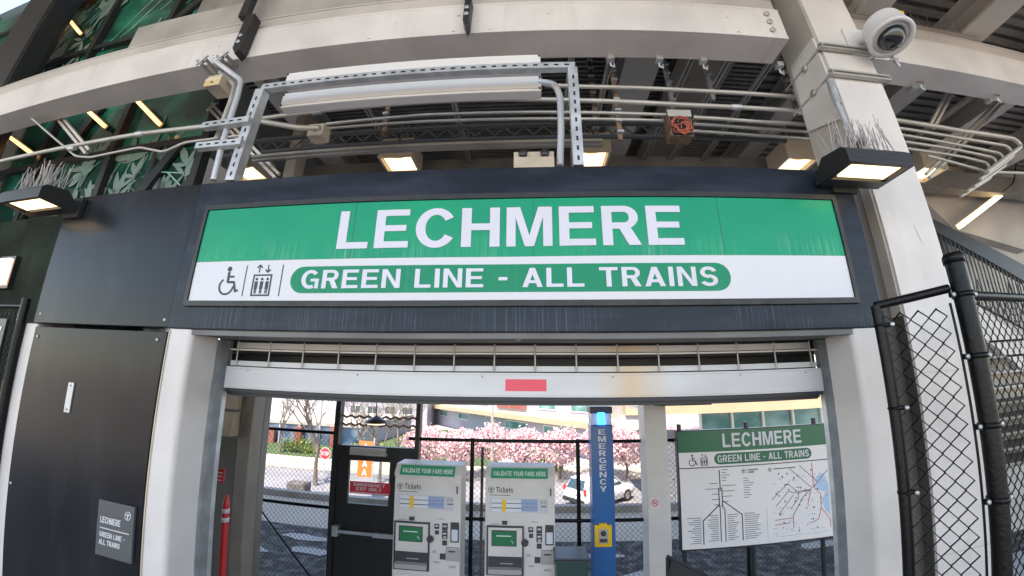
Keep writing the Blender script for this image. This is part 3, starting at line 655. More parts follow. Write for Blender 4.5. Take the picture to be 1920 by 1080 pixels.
for i, (pa, pb, py0, lab) in enumerate(((530, 1010, 107, 'upper'), (525, 1010, 146, 'lower'))):
    wx0, wx1 = -1.99+.02*i, .095; z1 = 3+2.2*(1.135 if i == 0 else 1.03); z1 = 5.455 if i == 0 else 5.235
    yy = .19
    o = thing('light_box', (-.9, yy, z1-.1), lab+' of the two long white unlit light boxes in the strut frame', 'light box')
    hgt = .145
    mb = MB(); mb.box(wx0, wx1, yy, yy+.09, z1-hgt, z1, .008); build('housing', mb, M['offwhite'], o)
    mb = MB(); mb.box(wx0+.025, wx1-.025, yy-.006, yy-.0005, z1-hgt+.02, z1-.02); build('cover', mb, M['offwhite'], o)
    mb = MB()
    for x in (wx0+.012, wx1-.012):
        for z in (z1-.02, z1-hgt+.02): mb.disc((x, yy-.001, z), (0,-1,0), .008, .007, 8)
    build('latch', mb, M['slot'], o)

# ------------------------------------------------------------------ conduits and boxes
def bend(pts, r=.06, n=5):                     # round the corners of a path
    pts = [Vector(p) for p in pts]; out = [pts[0]]
    for i in range(1, len(pts)-1):
        a, b, c = pts[i-1], pts[i], pts[i+1]; k = min(r, (a-b).length*.45, (c-b).length*.45)
        p, q = b+(a-b).normalized()*k, b+(c-b).normalized()*k
        for j in range(n+1): t_ = j/n; out.append(p*(1-t_)**2+b*2*t_*(1-t_)+q*t_*t_)
    return out+[pts[-1]]
def conduit(pxs, y, r, lab, ma='conduit', grp='steel conduits hung under the deck', couplings=(), br=.06):
    pts = [at(p[0], p[1], p[2] if len(p) > 2 else y) for p in pxs]
    o = thing('conduit', pts[0], lab, 'conduit', grp); mb = MB(); path = bend(pts, br); mb.tube(path, r, 10); build('pipe', mb, M[ma], o)
    for c in couplings:
        q = at(c[0], c[1], y); mb = MB(); mb.tube([q-Vector((.05,0,0)), q+Vector((.05,0,0))], r*1.3, 10); build('coupling', mb, M['galv'], o)
cy = .72
conduit([(476,224),(640,204),(880,187),(1280,197),(1478,207),(1500,212),(1545,203,.5),(1556,182,.42)], cy, .021, 'thick grey conduit under the white boxes, elbowing up onto the column flank', couplings=((595,210),(1380,201)))
conduit([(612,233),(800,216),(1000,211),(1252,216)], cy+.02, .015, 'thin conduit running from the beige box to the rusty junction box')
conduit([(612,241),(800,228),(1000,223),(1252,227)], cy+.06, .013, 'lowest thin conduit between the beige box and the rusty junction box')
conduit([(1022,160),(1090,163),(1300,170),(1520,184),(1560,186,1.2)], cy, .019, 'uppermost grey conduit right of the strut frame, with a red band')
conduit([(1300,220),(1420,228),(1560,236)], cy+.1, .017, 'grey conduit leaving the rusty junction box towards the column')
conduit([(1300,233),(1420,241),(1580,252)], cy+.25, .015, 'second grey conduit below the rusty box, towards the column')
conduit([(1300,246),(1420,254),(1590,266)], cy+.4, .015, 'third and lowest grey conduit towards the column')
conduit([(-40,311),(0,303),(260,251),(372,238),(480,226),(562,240),(600,240)], cy-.3, .022, 'long pale conduit entering from the left edge into the beige box', couplings=((262,251),(135,278)))
conduit([(60,222,.4),(142,293),(170,295),(262,276),(306,285),(345,267),(470,252)], cy-.25, .012, 'thin bent conduit crossing in front of the green glass')
conduit([(475,200),(500,150,.62),(545,128,.62),(575,140,.62)], cy-.2, .02, 'grey conduit curving over from the strut frame to the beam')
conduit([(400,338,.02),(418,265,.02),(445,180,.05),(452,150,.1),(400,112,.12)], .02, .022, 'pale blue-grey conduit climbing from the portal to the beam clamp', 'conduit_pale')
conduit([(405,262,.07),(432,190,.09),(440,160,.15),(412,135,.2)], .07, .02, 'shorter pale conduit behind the climbing one, left of the frame', 'conduit')
conduit([(1008,154,.20),(1040,158,.20),(1050,180,.20),(1052,240,.18),(1050,312,.15)], .2, .024, 'blue-grey flexible conduit dropping from the lower white box to the portal', 'dark' if False else 'conduit_pale', br=.05)
for i, (ya, yb2, dp, rr_) in enumerate(((224,262,1.0,.026),(238,276,1.05,.018),(250,290,1.1,.017),(262,298,1.15,.017),(274,308,1.2,.016))):
    od = ('first and thickest', 'second', 'third', 'fourth', 'fifth and lowest')[i]
    conduit([(1600,ya-9),(1700,ya+4),(1800,ya+(yb2-ya)*.5+2),(1900-i*12,yb2-2),(1915-i*14,yb2+12+i*3),(1850-i*12,yb2+60)], dp, rr_, od+' conduit of the bundle right of the column', grp='conduit bundle right of the column')
conduit([(1740,292,1.2),(1800,308,1.2),(1850,322,1.2),(1925,325,1.2)], 1.2, .017, 'grey conduit stepping down to the right edge below the bundle')
mb = MB()
# support pairs: vertical strut hangers with clamps
def hanger(px, pya, pyb, y, lab, ma='rust'):
    a, b = at(px, pya, y), at(px, pyb, y); b.x = a.x
    o = thing('strut_hanger', b, lab, 'hanger'); mb = MB(); mb.box(a.x-.02, a.x+.02, y, y+.03, b.z, a.z); build('channel', mb, M[ma], o)
    mb = MB(); k = b.z+.06
    while k < a.z: mb.box(a.x-.028, a.x+.028, y-.03, y-.001, k, k+.022); k += .12
    build('clamp', mb, M['galv'], o)
hanger(1145, 108, 262, .80, 'rusty strut hanger with clamps just right of the strut frame')
hanger(1467, 122, 215, .84, 'rusty strut hanger left of the tall column')
hanger(729, 190, 246, .80, 'short clamped hanger below the white boxes')
hanger(1320, 112, 185, .95, 'slim galvanised hanger between the girders', 'galv')
hanger(1245, 112, 200, 1.0, 'slim galvanised hanger beside the rusty junction box', 'galv')
hanger(1105, 112, 270, 1.3, 'dim hanger channel behind the strut frame leg', 'rust')
for (a, b, y, q) in (((88,190),(165,285),.48,'left end of the beam'), ((378,112),(405,140),.1,'first beam clamp beside the beige box'), ((415,104),(440,128),.1,'second beam clamp beside the beige box'), ((395,200),(520,330),1.0,'dim left side behind the frame leg'), ((1875,190),(1740,330),1.1,'right of the column across the bundle'), ((1780,175),(1745,240),.9,'right of the column near the beam')):
    P, Q = at(*a, y), at(*b, y+.25); d = Q-P; o = thing('strut_rail', P, 'slanting double strut channel at the '+q if 'clamp' not in q else 'small '+q, 'strut'); mb = MB()
    sd_ = d.cross(Vector((0,1,0))).normalized()
    for s_ in (-1, 1): mb.obox((P+Q)/2+sd_*(.028*s_), d, sd_, d.cross(sd_), d.length/2, .016, .02)
    build('channel', mb, M['conduit'], o); mb = MB(); mb.tube([P+sd_*.07, P-sd_*.07], .012); mb.tube([P+sd_*.04+Vector((0,-.03,0)), P+sd_*.04+Vector((0,.05,.06))], .01)
    build('clamp_bolt', mb, M['galv'], o)
def jbox(px, py, y, wx, hz, dy, lab, ma='beige'):
    c = at(px, py, y); o = thing('junction_box', c, lab, 'junction box'); mb = MB(); mb.box(c.x-wx/2, c.x+wx/2, y, y+dy, c.z-hz/2, c.z+hz/2, .006); build('body', mb, M[ma], o); return o, c
o, c = jbox(592, 243, .60, .155, .13, .12, 'beige square junction box on the conduits left of centre')
mb = MB(); mb.disc((c.x, .6, c.z-.02), (0,-1,0), .008, .003, 8); build('screw', mb, M['slot'], o)
o, c = jbox(400, 150, .10, .15, .12, .16, 'cream junction box with yellowed rim clamped under the beam')
mb = MB(); mb.box(c.x-.08, c.x+.08, .09, .099, c.z-.065, c.z+.02); build('cover', mb, mat('cream_cover', (.60,.55,.42), .5, col2=(.55,.33,.08), nscale=(1,1,9)), o)
mb = MB(); mb.disc((c.x, .09, c.z-.03), (0,-1,0), .01, .003, 8); build('screw', mb, M['slot'], o)
o, c = jbox(1276, 232, .66, .20, .26, .12, 'open rusty junction box spilling orange wires', 'rustdark')
mb = MB(); mb.box(c.x-.085, c.x+.085, .652, .6595, c.z-.12, c.z+.06); build('opening', mb, M['slot'], o)
mb = MB(); mb.box(c.x-.105, c.x+.105, .65, .66, c.z+.07, c.z+.14); build('cover', mb, M['conduit'], o)
mb = MB(); rr = random.Random(5)
for k in range(12):
    pts = []
    r0 = rr.uniform(.03, .075); ph = rr.uniform(0, 6); cx_, cz_ = c.x+rr.uniform(-.04, .035), c.z-.05+rr.uniform(-.05, .03); el_ = rr.uniform(.5, 1.5); n_ = rr.randint(8, 14)
    for j in range(n_): a = ph+j*.42; pts.append((cx_+r0*math.cos(a), .645-rr.uniform(0, .03), cz_+r0*el_*math.sin(a)+rr.uniform(-.008, .008)))
    mb.tube(pts, .0032, 5)
build('wires', mb, M['wireorange'], o)
# emergency twin-head light on the portal
c = at(1001, 300, .1); o = thing('emergency_light', c, 'pale twin-head emergency light box on top of the portal', 'light')
mb = MB(); mb.box(c.x-.13, c.x+.13, .06, .16, FZ1, c.z+.0, .006); build('body', mb, M['beige'], o)
for s_ in (-.07, .07): mb = MB(); mb.rev((c.x+s_, .085, c.z+.028), (0,-1,0), [(0,.001),(0,.026),(.03,.03),(.03,.001)]); build('lamp_head', mb, M['dark'], o)
mb = MB(); mb.box(c.x-.13, c.x+.13, .09, .12, c.z+.0, c.z+.055); build('bracket', mb, M['beige'], o)
c = at(727, 322, .12); mb = MB(); mb.sphere((c.x, .16, FZ1-.01), .085, v1=math.pi/2, sc=(1,1,.75)); mb.disc((c.x, .16, FZ1-.012), (0,0,1), .095, .02, 20)
build('antenna_dome', mb, M['offwhite'], None, 'small white dome on the portal top left of the emergency light', 'dome')

# horizontal rails over the portal
for i, (pts, y, r_, lab) in enumerate((([(470,296),(640,279),(900,265),(1130,261)], 1.0, .013, 'upper of the long dim grey rails behind the portal top'), ([(470,305),(640,288),(900,272),(1130,268)], 1.1, .009, 'lower of the long dim grey rails behind the portal top'))):
    P = [at(*p, y) for p in pts]; zz = sum(p.z for p in P)/len(P); mb = MB(); mb.box(P[0].x, P[-1].x, y, y+.04, zz-r_, zz+r_)
    build('support_rail', mb, M['deck'], None, lab, 'rail')

# square downlights under the deck
lg = 'square warm downlights hung under the deck'
mbh = MB(); X, Y, Z = 0, 2.15, 6.0
def downlight(px, py, lab):
    c = at(px, py, 2.3)
    o = thing('downlight', c, lab, 'downlight', lg); w_ = .21
    mb = MB()
    for a in ((-w_-.03, -w_, -.15, .30), (w_, w_+.03, -.15, .30)): mb.box(c.x+a[0], c.x+a[1], 2.3+a[2], 2.3+a[3], c.z-.05, c.z+.24)
    mb.box(c.x-w_, c.x+w_, 2.15, 2.18, c.z-.05, c.z+.24); mb.box(c.x-w_, c.x+w_, 2.57, 2.6, c.z-.05, c.z+.24); mb.box(c.x-w_, c.x+w_, 2.18, 2.57, c.z+.22, c.z+.24)
    build('hood', mb, M['hood'], o); mb = MB(); pts = []
    for i in range(9): a = i/8; pts.append((c.x-w_+.02+a*(2*w_-.04), 2.20+.09*(1-(2*a-1)**2)))
    mb.prism([(x, y, c.z+.0) for x, y in pts]+[(c.x+w_-.02, 2.56, c.z), (c.x-w_+.02, 2.56, c.z)], (0,0,.012)); build('lens', mb, M['warm'], o)
    mb = MB(); mb.tube([(c.x-.05, 2.4, c.z+.24), (c.x-.05, 2.4, 6.7)], .01); mb.tube([(c.x+.05, 2.4, c.z+.24), (c.x+.05, 2.4, 6.7)], .01); build('stem', mb, M['conduit'], o)
for px, py, q in ((462,318,'leftmost, by the foot of the frame leg'), (748,300,'second from the left, over the white dome'), (1108,291,'just right of the strut frame'), (1494,302,'left of the tall column'), (1740,318,'right of the tall column')):
    downlight(px, py, 'square warm downlight under the deck, '+q)

# dome camera
dc = thing('dome_camera', (2.8, .1, 5.6), 'white dome security camera on a bracket high on the tall column', 'security camera')
c = at(1662, 58, -.05); a0 = at(1606, 78, .19)
mb = MB(); mb.box(a0.x-.10, a0.x+.12, .176, .198, a0.z-.16, a0.z+.14, .004); mb.tube([(a0.x+.02, .18, a0.z+.02), (c.x-.02, 0, c.z+.02)], [.06, .05], 12); build('bracket', mb, M['offwhite'], dc)
ax = (Vector((0, CAM_Y, CAM_H))-c).normalized()*.35+Vector((.12, -.1, -1)); ax.normalize()
mb = MB(); mb.rev(c-ax*.15, ax, [(0,.001),(.0,.06),(.018,.115),(.065,.155),(.11,.165),(.235,.172),(.243,.182),(.258,.182),(.258,.145),(.23,.14),(.23,.001)], 32); build('housing', mb, M['offwhite'], dc)
mb = MB(); mb.rev(c+ax*.085, ax, [(0,.142),(.012,.142),(.012,.108),(0,.10)], 32); build('trim_ring', mb, M['gate'], dc)
mb = MB(); mb.rev(c+ax*.09, ax, [(.0,.107),(.035,.10),(.07,.077),(.09,.045),(.10,.001)], 28); build('dome', mb, M['domeglass'], dc)
u1 = ax.cross(Vector((0,0,1))).normalized(); v1 = ax.cross(u1)
mb = MB(); mb.obox(c-ax*.03-v1*.0+Vector((.03,-.160,.02)), (1,0,0), (0,1,0), (0,0,1), .028, .004, .010); build('orange_sticker', mb, M['yellow'], dc)
o = thing('strut_clamp', at(1672, 115, .12), 'small galvanised rod clamp hanging under the dome camera', 'clamp'); q = at(1668, 100, .12)
mb = MB(); mb.tube([q, q+Vector((.05,0,-.14))], .014); mb.box(q.x-.03, q.x+.03, .1, .14, q.z-.03, q.z+.01); mb.tube([q+Vector((-.03,0,-.08)), q+Vector((.07,0,-.05))], .009); build('rod', mb, M['galv'], o)
# photocell / conduit stub with plate on the column flank down to the floodlight
o = thing('drop_conduit', at(1565, 170, .15), 'galvanised conduit body and pipe running down the column to the floodlight', 'conduit')
mb = MB(); mb.tube([at(1556,150,.16), at(1572,195,.14)], .028, 10); build('body', mb, M['galv'], o)
mb = MB(); mb.tube([at(1570,192,.14), at(1590,240,.06), at(1607,275,-.1)], .018, 10); build('pipe', mb, M['conduit_pale'], o)
mb = MB(); q = at(1614, 270, -.12); mb.obox(q, (1,0,1), (0,1,0), (-1,0,1), .035, .03, .022); mb.tube([q+Vector((-.05,0,-.04)), q+Vector((.03,0,.06))], .01); build('knuckle', mb, M['rust'], o)

# ------------------------------------------------------------------ right of the column: stair soffit, tube light, railings
ss = thing('stair_flight', (5, 3, 3), 'grey station staircase rising to the right behind the fence', 'stairs')
def slab(pts, d, m, name, par): mb = MB(); mb.prism(pts, d); build(name, mb, m, par)
P = [at(1700,345,3.2), at(1925,205,3.2), at(1925,470,3.2), at(1790,430,3.2)]
slab([(p.x, p.y, p.z) for p in P][::-1], (0, .2, 0), M['girder'], 'soffit_panel', ss)
P = [at(1925,440,2.6), at(1925,505,2.6), at(1800,560,2.6), at(1775,500,2.6)]
P = [at(1738,405,2.6), at(1925,500,2.6), at(1925,530,2.6), at(1738,425,2.6)]
slab(P[::-1], (0, .1, 0), M['dark'], 'handrail', ss)
P0_, P1_ = at(1760,430,2.62), at(1925,520,2.62)
mb = MB()
for k in range(22):
    p = P0_.lerp(P1_, k/21); mb.tube([p, p-Vector((0,0,1.0))], .012, 5)
mb.tube([P0_-Vector((0,0,1.0)), P1_-Vector((0,0,1.0))], .02, 6); build('baluster', mb, M['dark'], ss)
P = [at(1835,575,2.4), at(1925,640,2.4), at(1925,700,2.4), at(1835,625,2.4)]
slab(P[::-1], (0, .15, 0), M['steel'], 'stringer', ss)
for k in range(9):
    a = at(1835, 640+k*30, 2.4); b = at(1935, 650+k*31, 2.4); mb = MB(); mb.box(a.x, b.x+2, 2.4, 2.95, a.z-.03, a.z); mb.box(a.x, b.x+2, 2.9, 2.94, a.z-.2, a.z-.03); build('tread', mb, M['girder'] if k < 4 else M['deck'], ss)
mb = MB(); mb.box(8.5, 11, 4.2, 4.4, 0, 6.7); mb.box(6.3, 6.6, 4.6, 4.9, 0, 6.7); build('support_pier', mb, M['girder'], ss)
mb = MB(); mb.box(3.6, 9, 5.0, 5.1, 4.3, 6.7); build('rear_wall', mb, M['deck'], ss)
P, Q = at(1800,424,2.9), at(1880,362,2.9); d = Q-P; o = thing('tube_light', P, 'lit warm tube light on the sloping panel at the right', 'light')
mb = MB(); mb.obox((P+Q)/2, d, (0,1,0), d.cross(Vector((0,1,0))), d.length/2, .03, .035); build('tube', mb, M['warm2'], o)
mb = MB(); mb.obox((P+Q)/2+Vector((0,.05,0)), d, (0,1,0), d.cross(Vector((0,1,0))), d.length/2+.04, .018, .05); build('backplate', mb, M['conduit'], o)
mb = MB(); mb.tube(bend([at(1880,360,2.85), at(1900,345,2.85), at(1905,300,2.85), at(1915,280,2.85)], .1), .012, 6); build('cable', mb, M['dark'], o)

# ------------------------------------------------------------------ chain-link gate and fence at the right
fg = thing('chain_link_gate', (1.5, -.55, 0), 'black chain-link gate leaf beside the right jamb, hung from the thick post', 'gate')
gl = at(1645, 590, -.40); x_l = 1.66; gpx, gpy = 1.80, -.70
A = Vector((1.475, -.55, 0)); B = Vector((1.765, -.68, 0))
top = 3.335
mb = MB(); mb.tube([(A.x, A.y, 0.05), (A.x, A.y, top-.03)], .019, 12); build('frame_post', mb, M['fence'], fg)
mb = MB(); mb.tube([(A.x, A.y, top-.03), (B.x-.01, B.y+.01, top+.012)], .019, 12); build('top_rail', mb, M['fence'], fg)
dAB = (B-A); L = dAB.length; mb = MB(); chain((A.x+dAB.x*.06, A.y+dAB.y*.06, .1), dAB, (0,0,1), L*.95, top-.15, .072, .0037, mb, 5); build('mesh', mb, M['fence'], fg)
mb = MB()
for f_ in (.07, .93): p = A+dAB*f_; mb.tube([(p.x, p.y, .1), (p.x, p.y, top-.05)], .005, 6)
build('tension_bar', mb, M['fence'], fg)
for z in (3.22, 2.88, 2.55, 2.2, 1.8):
    mb = MB(); n_ = dAB.normalized(); p = Vector((A.x, A.y, z)); mb.tube([p-n_*.0, p+n_*.055+Vector((0,-.0,0))], .010, 8); mb.tube([p+Vector((.0,-.024,0)), p+Vector((.024,0,0)), p+Vector((0,.024,0)), p+Vector((-.024,0,0)), p+Vector((0,-.024,0))], .006, 6)
    b_ = build('tension_band', mb, M['fence'], fg); mb = MB(); q = p+n_*.05; mb.disc((q.x-.008, q.y-.008, q.z), (-.5,-1,0), .009, .008, 8); build('bolt', mb, M['galv'], b_)
fp = thing('chain_link_fence', (1.79, -.72, 0), 'black chain-link fence with thick capped post at the right edge', 'fence')
C0 = Vector((1.785, -.705, 0)); pt = 3.475
mb = MB(); mb.tube([(C0.x, C0.y, 0), (C0.x, C0.y, pt)], .037, 20); mb.rev((C0.x, C0.y, pt-.03), (0,0,1), [(0,.037),(0,.042),(.03,.042),(.045,.034),(.052,.001)], 20); build('post', mb, M['fence'], fp)
for z in (3.30, 3.05, 2.78, 2.5, 2.15, 1.8):
    mb = MB(); mb.rev((C0.x, C0.y, z), (0,0,1), [(0,.036),(0,.042),(.022,.042),(.022,.036)], 20); mb.box(C0.x-.075, C0.x-.035, C0.y-.006, C0.y+.006, z, z+.022); mb.box(C0.x+.03, C0.x+.07, C0.y-.006, C0.y+.006, z, z+.022)
    b_ = build('band', mb, M['fence'], fp); mb = MB(); mb.disc((C0.x-.065, C0.y-.006, z+.011), (0,-1,0), .009, .008, 8); mb.disc((C0.x+.06, C0.y-.006, z+.011), (0,-1,0), .009, .008, 8); build('bolt', mb, M['galv'], b_)
E0 = Vector((1.86, -.68, 0)); E1 = Vector((4.2, -.25, 0))
mb = MB(); mb.tube([(C0.x, C0.y, 3.31), (E1.x, E1.y, 3.34)], .02, 10); build('top_rail', mb, M['fence'], fp)
dE = E1-E0; mb = MB(); chain((E0.x, E0.y, .1), dE, (0,0,1), dE.length, 3.32-.1, .060, .0027, mb, 4); build('mesh', mb, M['fence'], fp)
mb = MB(); mb.tube([(E0.x, E0.y, .1), (E0.x, E0.y, 3.36)], .006, 6); rr = random.Random(8)
for k in range(40): p = E0+dE*(k/40); mb.tube([(p.x, p.y, 3.3), (p.x+rr.uniform(-.02, .02), p.y, 3.39)], .0022, 4)
build('tension_bar', mb, M['fence'], fp)

# left edge fence with notice
fl_ = thing('chain_link_fence', (-4, .2, 0), 'black pipe fence at the far left edge beside the black panel', 'fence')
q = at(55, 560, .0); mb = MB(); mb.tube([(q.x-.03, 0, 0), (q.x-.03, 0, q.z)], .033, 12); build('post', mb, M['fence'], fl_)
mb = MB(); mb.tube([(q.x-.03, 0, q.z-.06), (q.x-2.6, 0, q.z-.06)], .02, 8); build('top_rail', mb, M['fence'], fl_)
mb = MB(); chain((q.x-2.4, .0, .1), (1,0,0), (0,0,1), 2.35, q.z-.2, .06, .0022, mb, 3); build('mesh', mb, M['fence'], fl_)
q = at(22, 650, .05); o = thing('notice_board', q, 'dark notice with white lettering on the far left fence', 'sign'); mb = MB(); mb.box(q.x-.35, q.x+.06, -.06, -.035, q.z-.25, q.z+.2); build('board', mb, M['dark'], o)
mb = MB(); text_mb('EXIT', (q.x-.18, -.06, q.z-.02), (q.x+.03, -.06, q.z-.02), .1, .003, mb=mb) if False else None
for k in range(4): mb.box(q.x-.18, q.x+.02-.03*(k % 2), -.064, -.06, q.z+.11-k*.07, q.z+.14-k*.07)
build('text_lines', mb, M['white'], o)
q = at(8, 518, .9); o = thing('lit_window', q, 'bright warm window light at the far left behind the portal', 'light'); mb = MB(); mb.box(q.x-.2, q.x+.06, .88, .92, q.z-.1, q.z+.22); build('lens', mb, mat('window_glow', (.9,.7,.6), .4, emit=(1,.62,.42), es=1.2), o)  # bright window built as a glowing panel
mb = MB(); mb.box(q.x-.24, q.x+.1, .92, .979, q.z-.14, q.z+.26); build('housing', mb, M['dark'], o)
mb = MB(); mb.box(-14, -3.85, .98, 1.1, 0, 4.75); build('dark_backing', mb, mat('backing_dark_green', (.012,.016,.012), .8, col2=(.03,.04,.03), nscale=(2,2,2), spec=.1), None, 'added dark panel for the dark greenery and clutter at the far left', 'wall')  # added dark panel covering bright glass where dark greenery belongs

# ------------------------------------------------------------------ inside: posts, fence, door
FY = 3.4
def span(px, py, y): p = at(px, py, y); return p
wc = thing('steel_column', (-2.6, 1.5, 0), 'beige steel column inside the opening on the left', 'column')
mb = MB(); ya = 1.5; xa, xb = -.775*3.5, -.739*3.5
mb.box(-2.86, -2.72, 1.5, 1.68, 0, 6.3, .01); build('post', mb, mat('taupe_paint', (.24,.21,.18), .5, noise=.2), wc)
mb = MB(); mb.box(-3.10, -2.87, 1.4, 1.7, 2.46, 2.70, .01); mb.box(-3.1, -2.865, 1.45, 1.6, 2.72, 2.9); build('box_bracket', mb, M['beige'], wc)
o = thing('standpipe', (-2.9, 1.0, 0), 'red standpipe with white bands inside the opening at the far left', 'pipe')
q = at(424, 945, .9); mb = MB(); mb.tube([(q.x, .9, 0), (q.x, .9, q.z)], .028, 12); mb.rev((q.x, .9, q.z), (0,0,1), [(0,.028),(.03,.02),(.06,.015),(.075,.001)], 12); build('pipe', mb, M['red'], o)
for dz in (-.02, -.09): mb = MB(); mb.rev((q.x, .9, q.z+dz-.05), (0,0,1), [(0,.0285),(0,.0295),(.035,.0295),(.035,.0285)], 14); build('reflective_band', mb, M['white'], o)
q = at(413, 892, .95); o = thing('warning_sign', q, 'small red sign on the inner side wall at the left', 'sign'); mb = MB(); mb.box(q.x-.05, q.x+.04, .94, .95, q.z-.055, q.z+.055); build('plate', mb, M['redsign'], o)
mb = MB(); [mb.box(q.x-.035, q.x+.025, .936, .94, q.z+.02-k*.03, q.z+.03-k*.03) for k in range(3)]; build('text_lines', mb, M['white'], o)
mb = MB(); mb.box(-3.6, -2.88, 1.9, 2.0, 0, 3.2); build('inner_wall', mb, M['deck'], None, 'dark grey inner side wall behind the left jamb', 'wall')
gc = thing('steel_column', (1.6, 3.2, 0), 'grey steel column between the blue tower and the map board', 'column')
mb = MB(); mb.box(1.49, 1.78, 3.15, 3.17, 0, 6.36); mb.box(1.49, 1.78, 3.42, 3.44, 0, 6.36); mb.box(1.49, 1.53, 3.17, 3.42, 0, 6.36); mb.box(1.74, 1.78, 3.17, 3.42, 0, 6.36); build('post', mb, M['kiosk'], gc)
mb = MB(); mb.box(1.62, 2.3, 2.9, 3.14, 2.78, 2.95); build('top_bracket', mb, M['inner_dark'], gc)
q = at(1228, 944, 3.14); mb = MB(); o = thing('no_smoking_sign', q, 'small square no-smoking sign on the grey column', 'sign')
mb.box(q.x-.062, q.x+.062, 3.142, 3.149, q.z-.072, q.z+.072); build('plate', mb, mat('sign_pinkish', (.66,.56,.55), .5), o)
mb = MB(); ring(mb, q.x, q.z+.008, .045, .009, 3.142, .002, 20); seg(mb, (q.x-.03, q.z+.038), (q.x+.03, q.z-.022), .008, 3.142, .003); build('prohibition_ring', mb, M['redsign'], o)
mb = MB(); mb.box(q.x-.028, q.x+.022, 3.14, 3.142, q.z+.003, q.z+.013); build('cigarette', mb, M['ink'], o)

# yard fence
def rail(a, b, r=.024): m_ = MB(); m_.tube([a, b], r, 8); return m_
yf = thing('chain_link_fence', (-3, FY, 0), 'black chain-link fence panel left of the exit door, with a diagonal brace', 'fence', 'yard fence panels')
zt1 = 3-.125*(FY+2); xL, xR = -.742*5.4-.1, -.512*5.4
build('top_rail', rail((xL, FY, zt1), (xR, FY, zt1)), M['fence'], yf); zm = 3-.316*5.4
build('middle_rail', rail((xL, FY, zm), (xR, FY, zm)), M['fence'], yf); build('bottom_rail', rail((xL, FY, .1), (xR, FY, .1)), M['fence'], yf)
build('brace', rail((xL+.05, FY, zm), (xR-.1, FY, .12), .012), M['fence'], yf)
mb = MB(); chain((xL, FY+.03, .08), (1,0,0), (0,0,1), xR-xL, zt1-.08, .072, .0030, mb, 3); build('mesh', mb, M['fence'], yf)
yf2 = thing('chain_link_fence', (1, FY, 0), 'long black chain-link fence behind the ticket machines', 'fence', 'yard fence panels')
xa, xb = -.315*5.4, 4.9; zt2 = 3-.130*5.4
build('top_rail', rail((xa, FY, zt2), (xb, FY, zt2)), M['fence'], yf2); build('middle_rail', rail((xa, FY, zm-.02), (xb, FY, zm-.02)), M['fence'], yf2)
for px in (886, 1083):
    q = at(px, 830, FY); mb = MB(); mb.tube([(q.x, FY+.01, 0), (q.x, FY+.01, zt2+.03)], .028, 10); build('post', mb, M['fence'], yf2)
q = at(1405, 1035, FY); mb = MB(); mb.tube([(q.x, FY+.01, 0), (q.x, FY+.01, zt2+.03)], .024, 10); build('post', mb, M['fence'], yf2)
mb = MB(); chain((xa, FY+.035, .08), (1,0,0), (0,0,1), xb-xa, zt2-.08, .072, .0030, mb, 3); build('mesh', mb, M['fence'], yf2)
mb = MB(); a, b = at(905, 838, FY+.4), at(897, 955, FY+.4); mb.tube([(a.x, a.y, 0), a], .022, 8); build('leaning_post', mb, M['bark'], None, 'rough dark stake standing behind the fence between the ticket machines', 'stake')

ed = thing('exit_door', (-2.3, FY, 0), 'black emergency exit door with window and push bar', 'door')
dx0, dx1 = -.508*5.4, -.300*5.4; zh = 3-.172*5.4; hx = -.300*5.4
mb = MB(); mb.box(dx0-.055, dx0+.02, FY-.06, FY+.06, 0, 3-.043*5.4+.1); mb.box(dx1+.02, dx1+.08, FY-.06, FY+.06, 0, 3-.035*5.4+.1); mb.box(dx0+.02, dx1+.02, FY-.05, FY+.05, zh-.03, zh+.10); build('door_frame', mb, M['blackmetal'], ed)
lf = MB(); wx0, wx1 = at(657, 860, FY).x, at(733, 860, FY).x; wz1, wz0 = zh-.10, at(690, 945, FY).z
lf.box(dx0+.025, wx0, FY-.025, FY+.025, .05, zh-.035); lf.box(wx1, dx1+.015, FY-.025, FY+.025, .05, zh-.035); lf.box(wx0, wx1, FY-.025, FY+.025, wz1, zh-.035); lf.box(wx0, wx1, FY-.025, FY+.025, .30, wz0)
leafd = build('leaf', lf, M['blackmetal'], ed)
gm = bpy.data.materials.new('pane_glass'); gm.use_nodes = True; tt = gm.node_tree; tt.nodes.clear(); oo = tt.nodes.new('ShaderNodeOutputMaterial'); mxs = tt.nodes.new('ShaderNodeMixShader'); tr = tt.nodes.new('ShaderNodeBsdfTransparent'); gs = tt.nodes.new('ShaderNodeBsdfGlossy'); gs.inputs['Roughness'].default_value = .03; mxs.inputs[0].default_value = .06; tr.inputs[0].default_value = (.93,.96,.95,1)
tt.links.new(tr.outputs[0], mxs.inputs[1]); tt.links.new(gs.outputs[0], mxs.inputs[2]); tt.links.new(mxs.outputs[0], oo.inputs[0])
mb = MB(); mb.box(wx0, wx1, FY-.004, FY+.004, wz0, wz1); build('pane', mb, gm, ed)
mb = MB(); bz = at(700, 998, FY).z; mb.box(dx0+.06, dx1-.02, FY-.10, FY-.07, bz-.02, bz+.02, .005); mb.box(dx0+.03, dx0+.11, FY-.11, FY-.026, bz-.07, bz+.07, .008); mb.box(dx0+.62, dx1-.02, FY-.115, FY-.065, bz-.032, bz+.026, .005); build('push_bar', mb, M['galv'], ed)
mb = MB(); q = at(700, 850, FY); mb.box(q.x-.30, q.x+.22, FY-.12, FY-.055, zh-.015, zh+.085, .008); mb.box(q.x-.02, q.x+.26, FY-.2, FY-.12, zh+.0, zh+.03); build('door_closer', mb, M['kiosk2'], ed)
q0, q1 = at(659, 900, FY), at(733, 928, FY)
xs = thing('exit_sign', q0, 'red emergency exit only sign in the door window', 'sign')
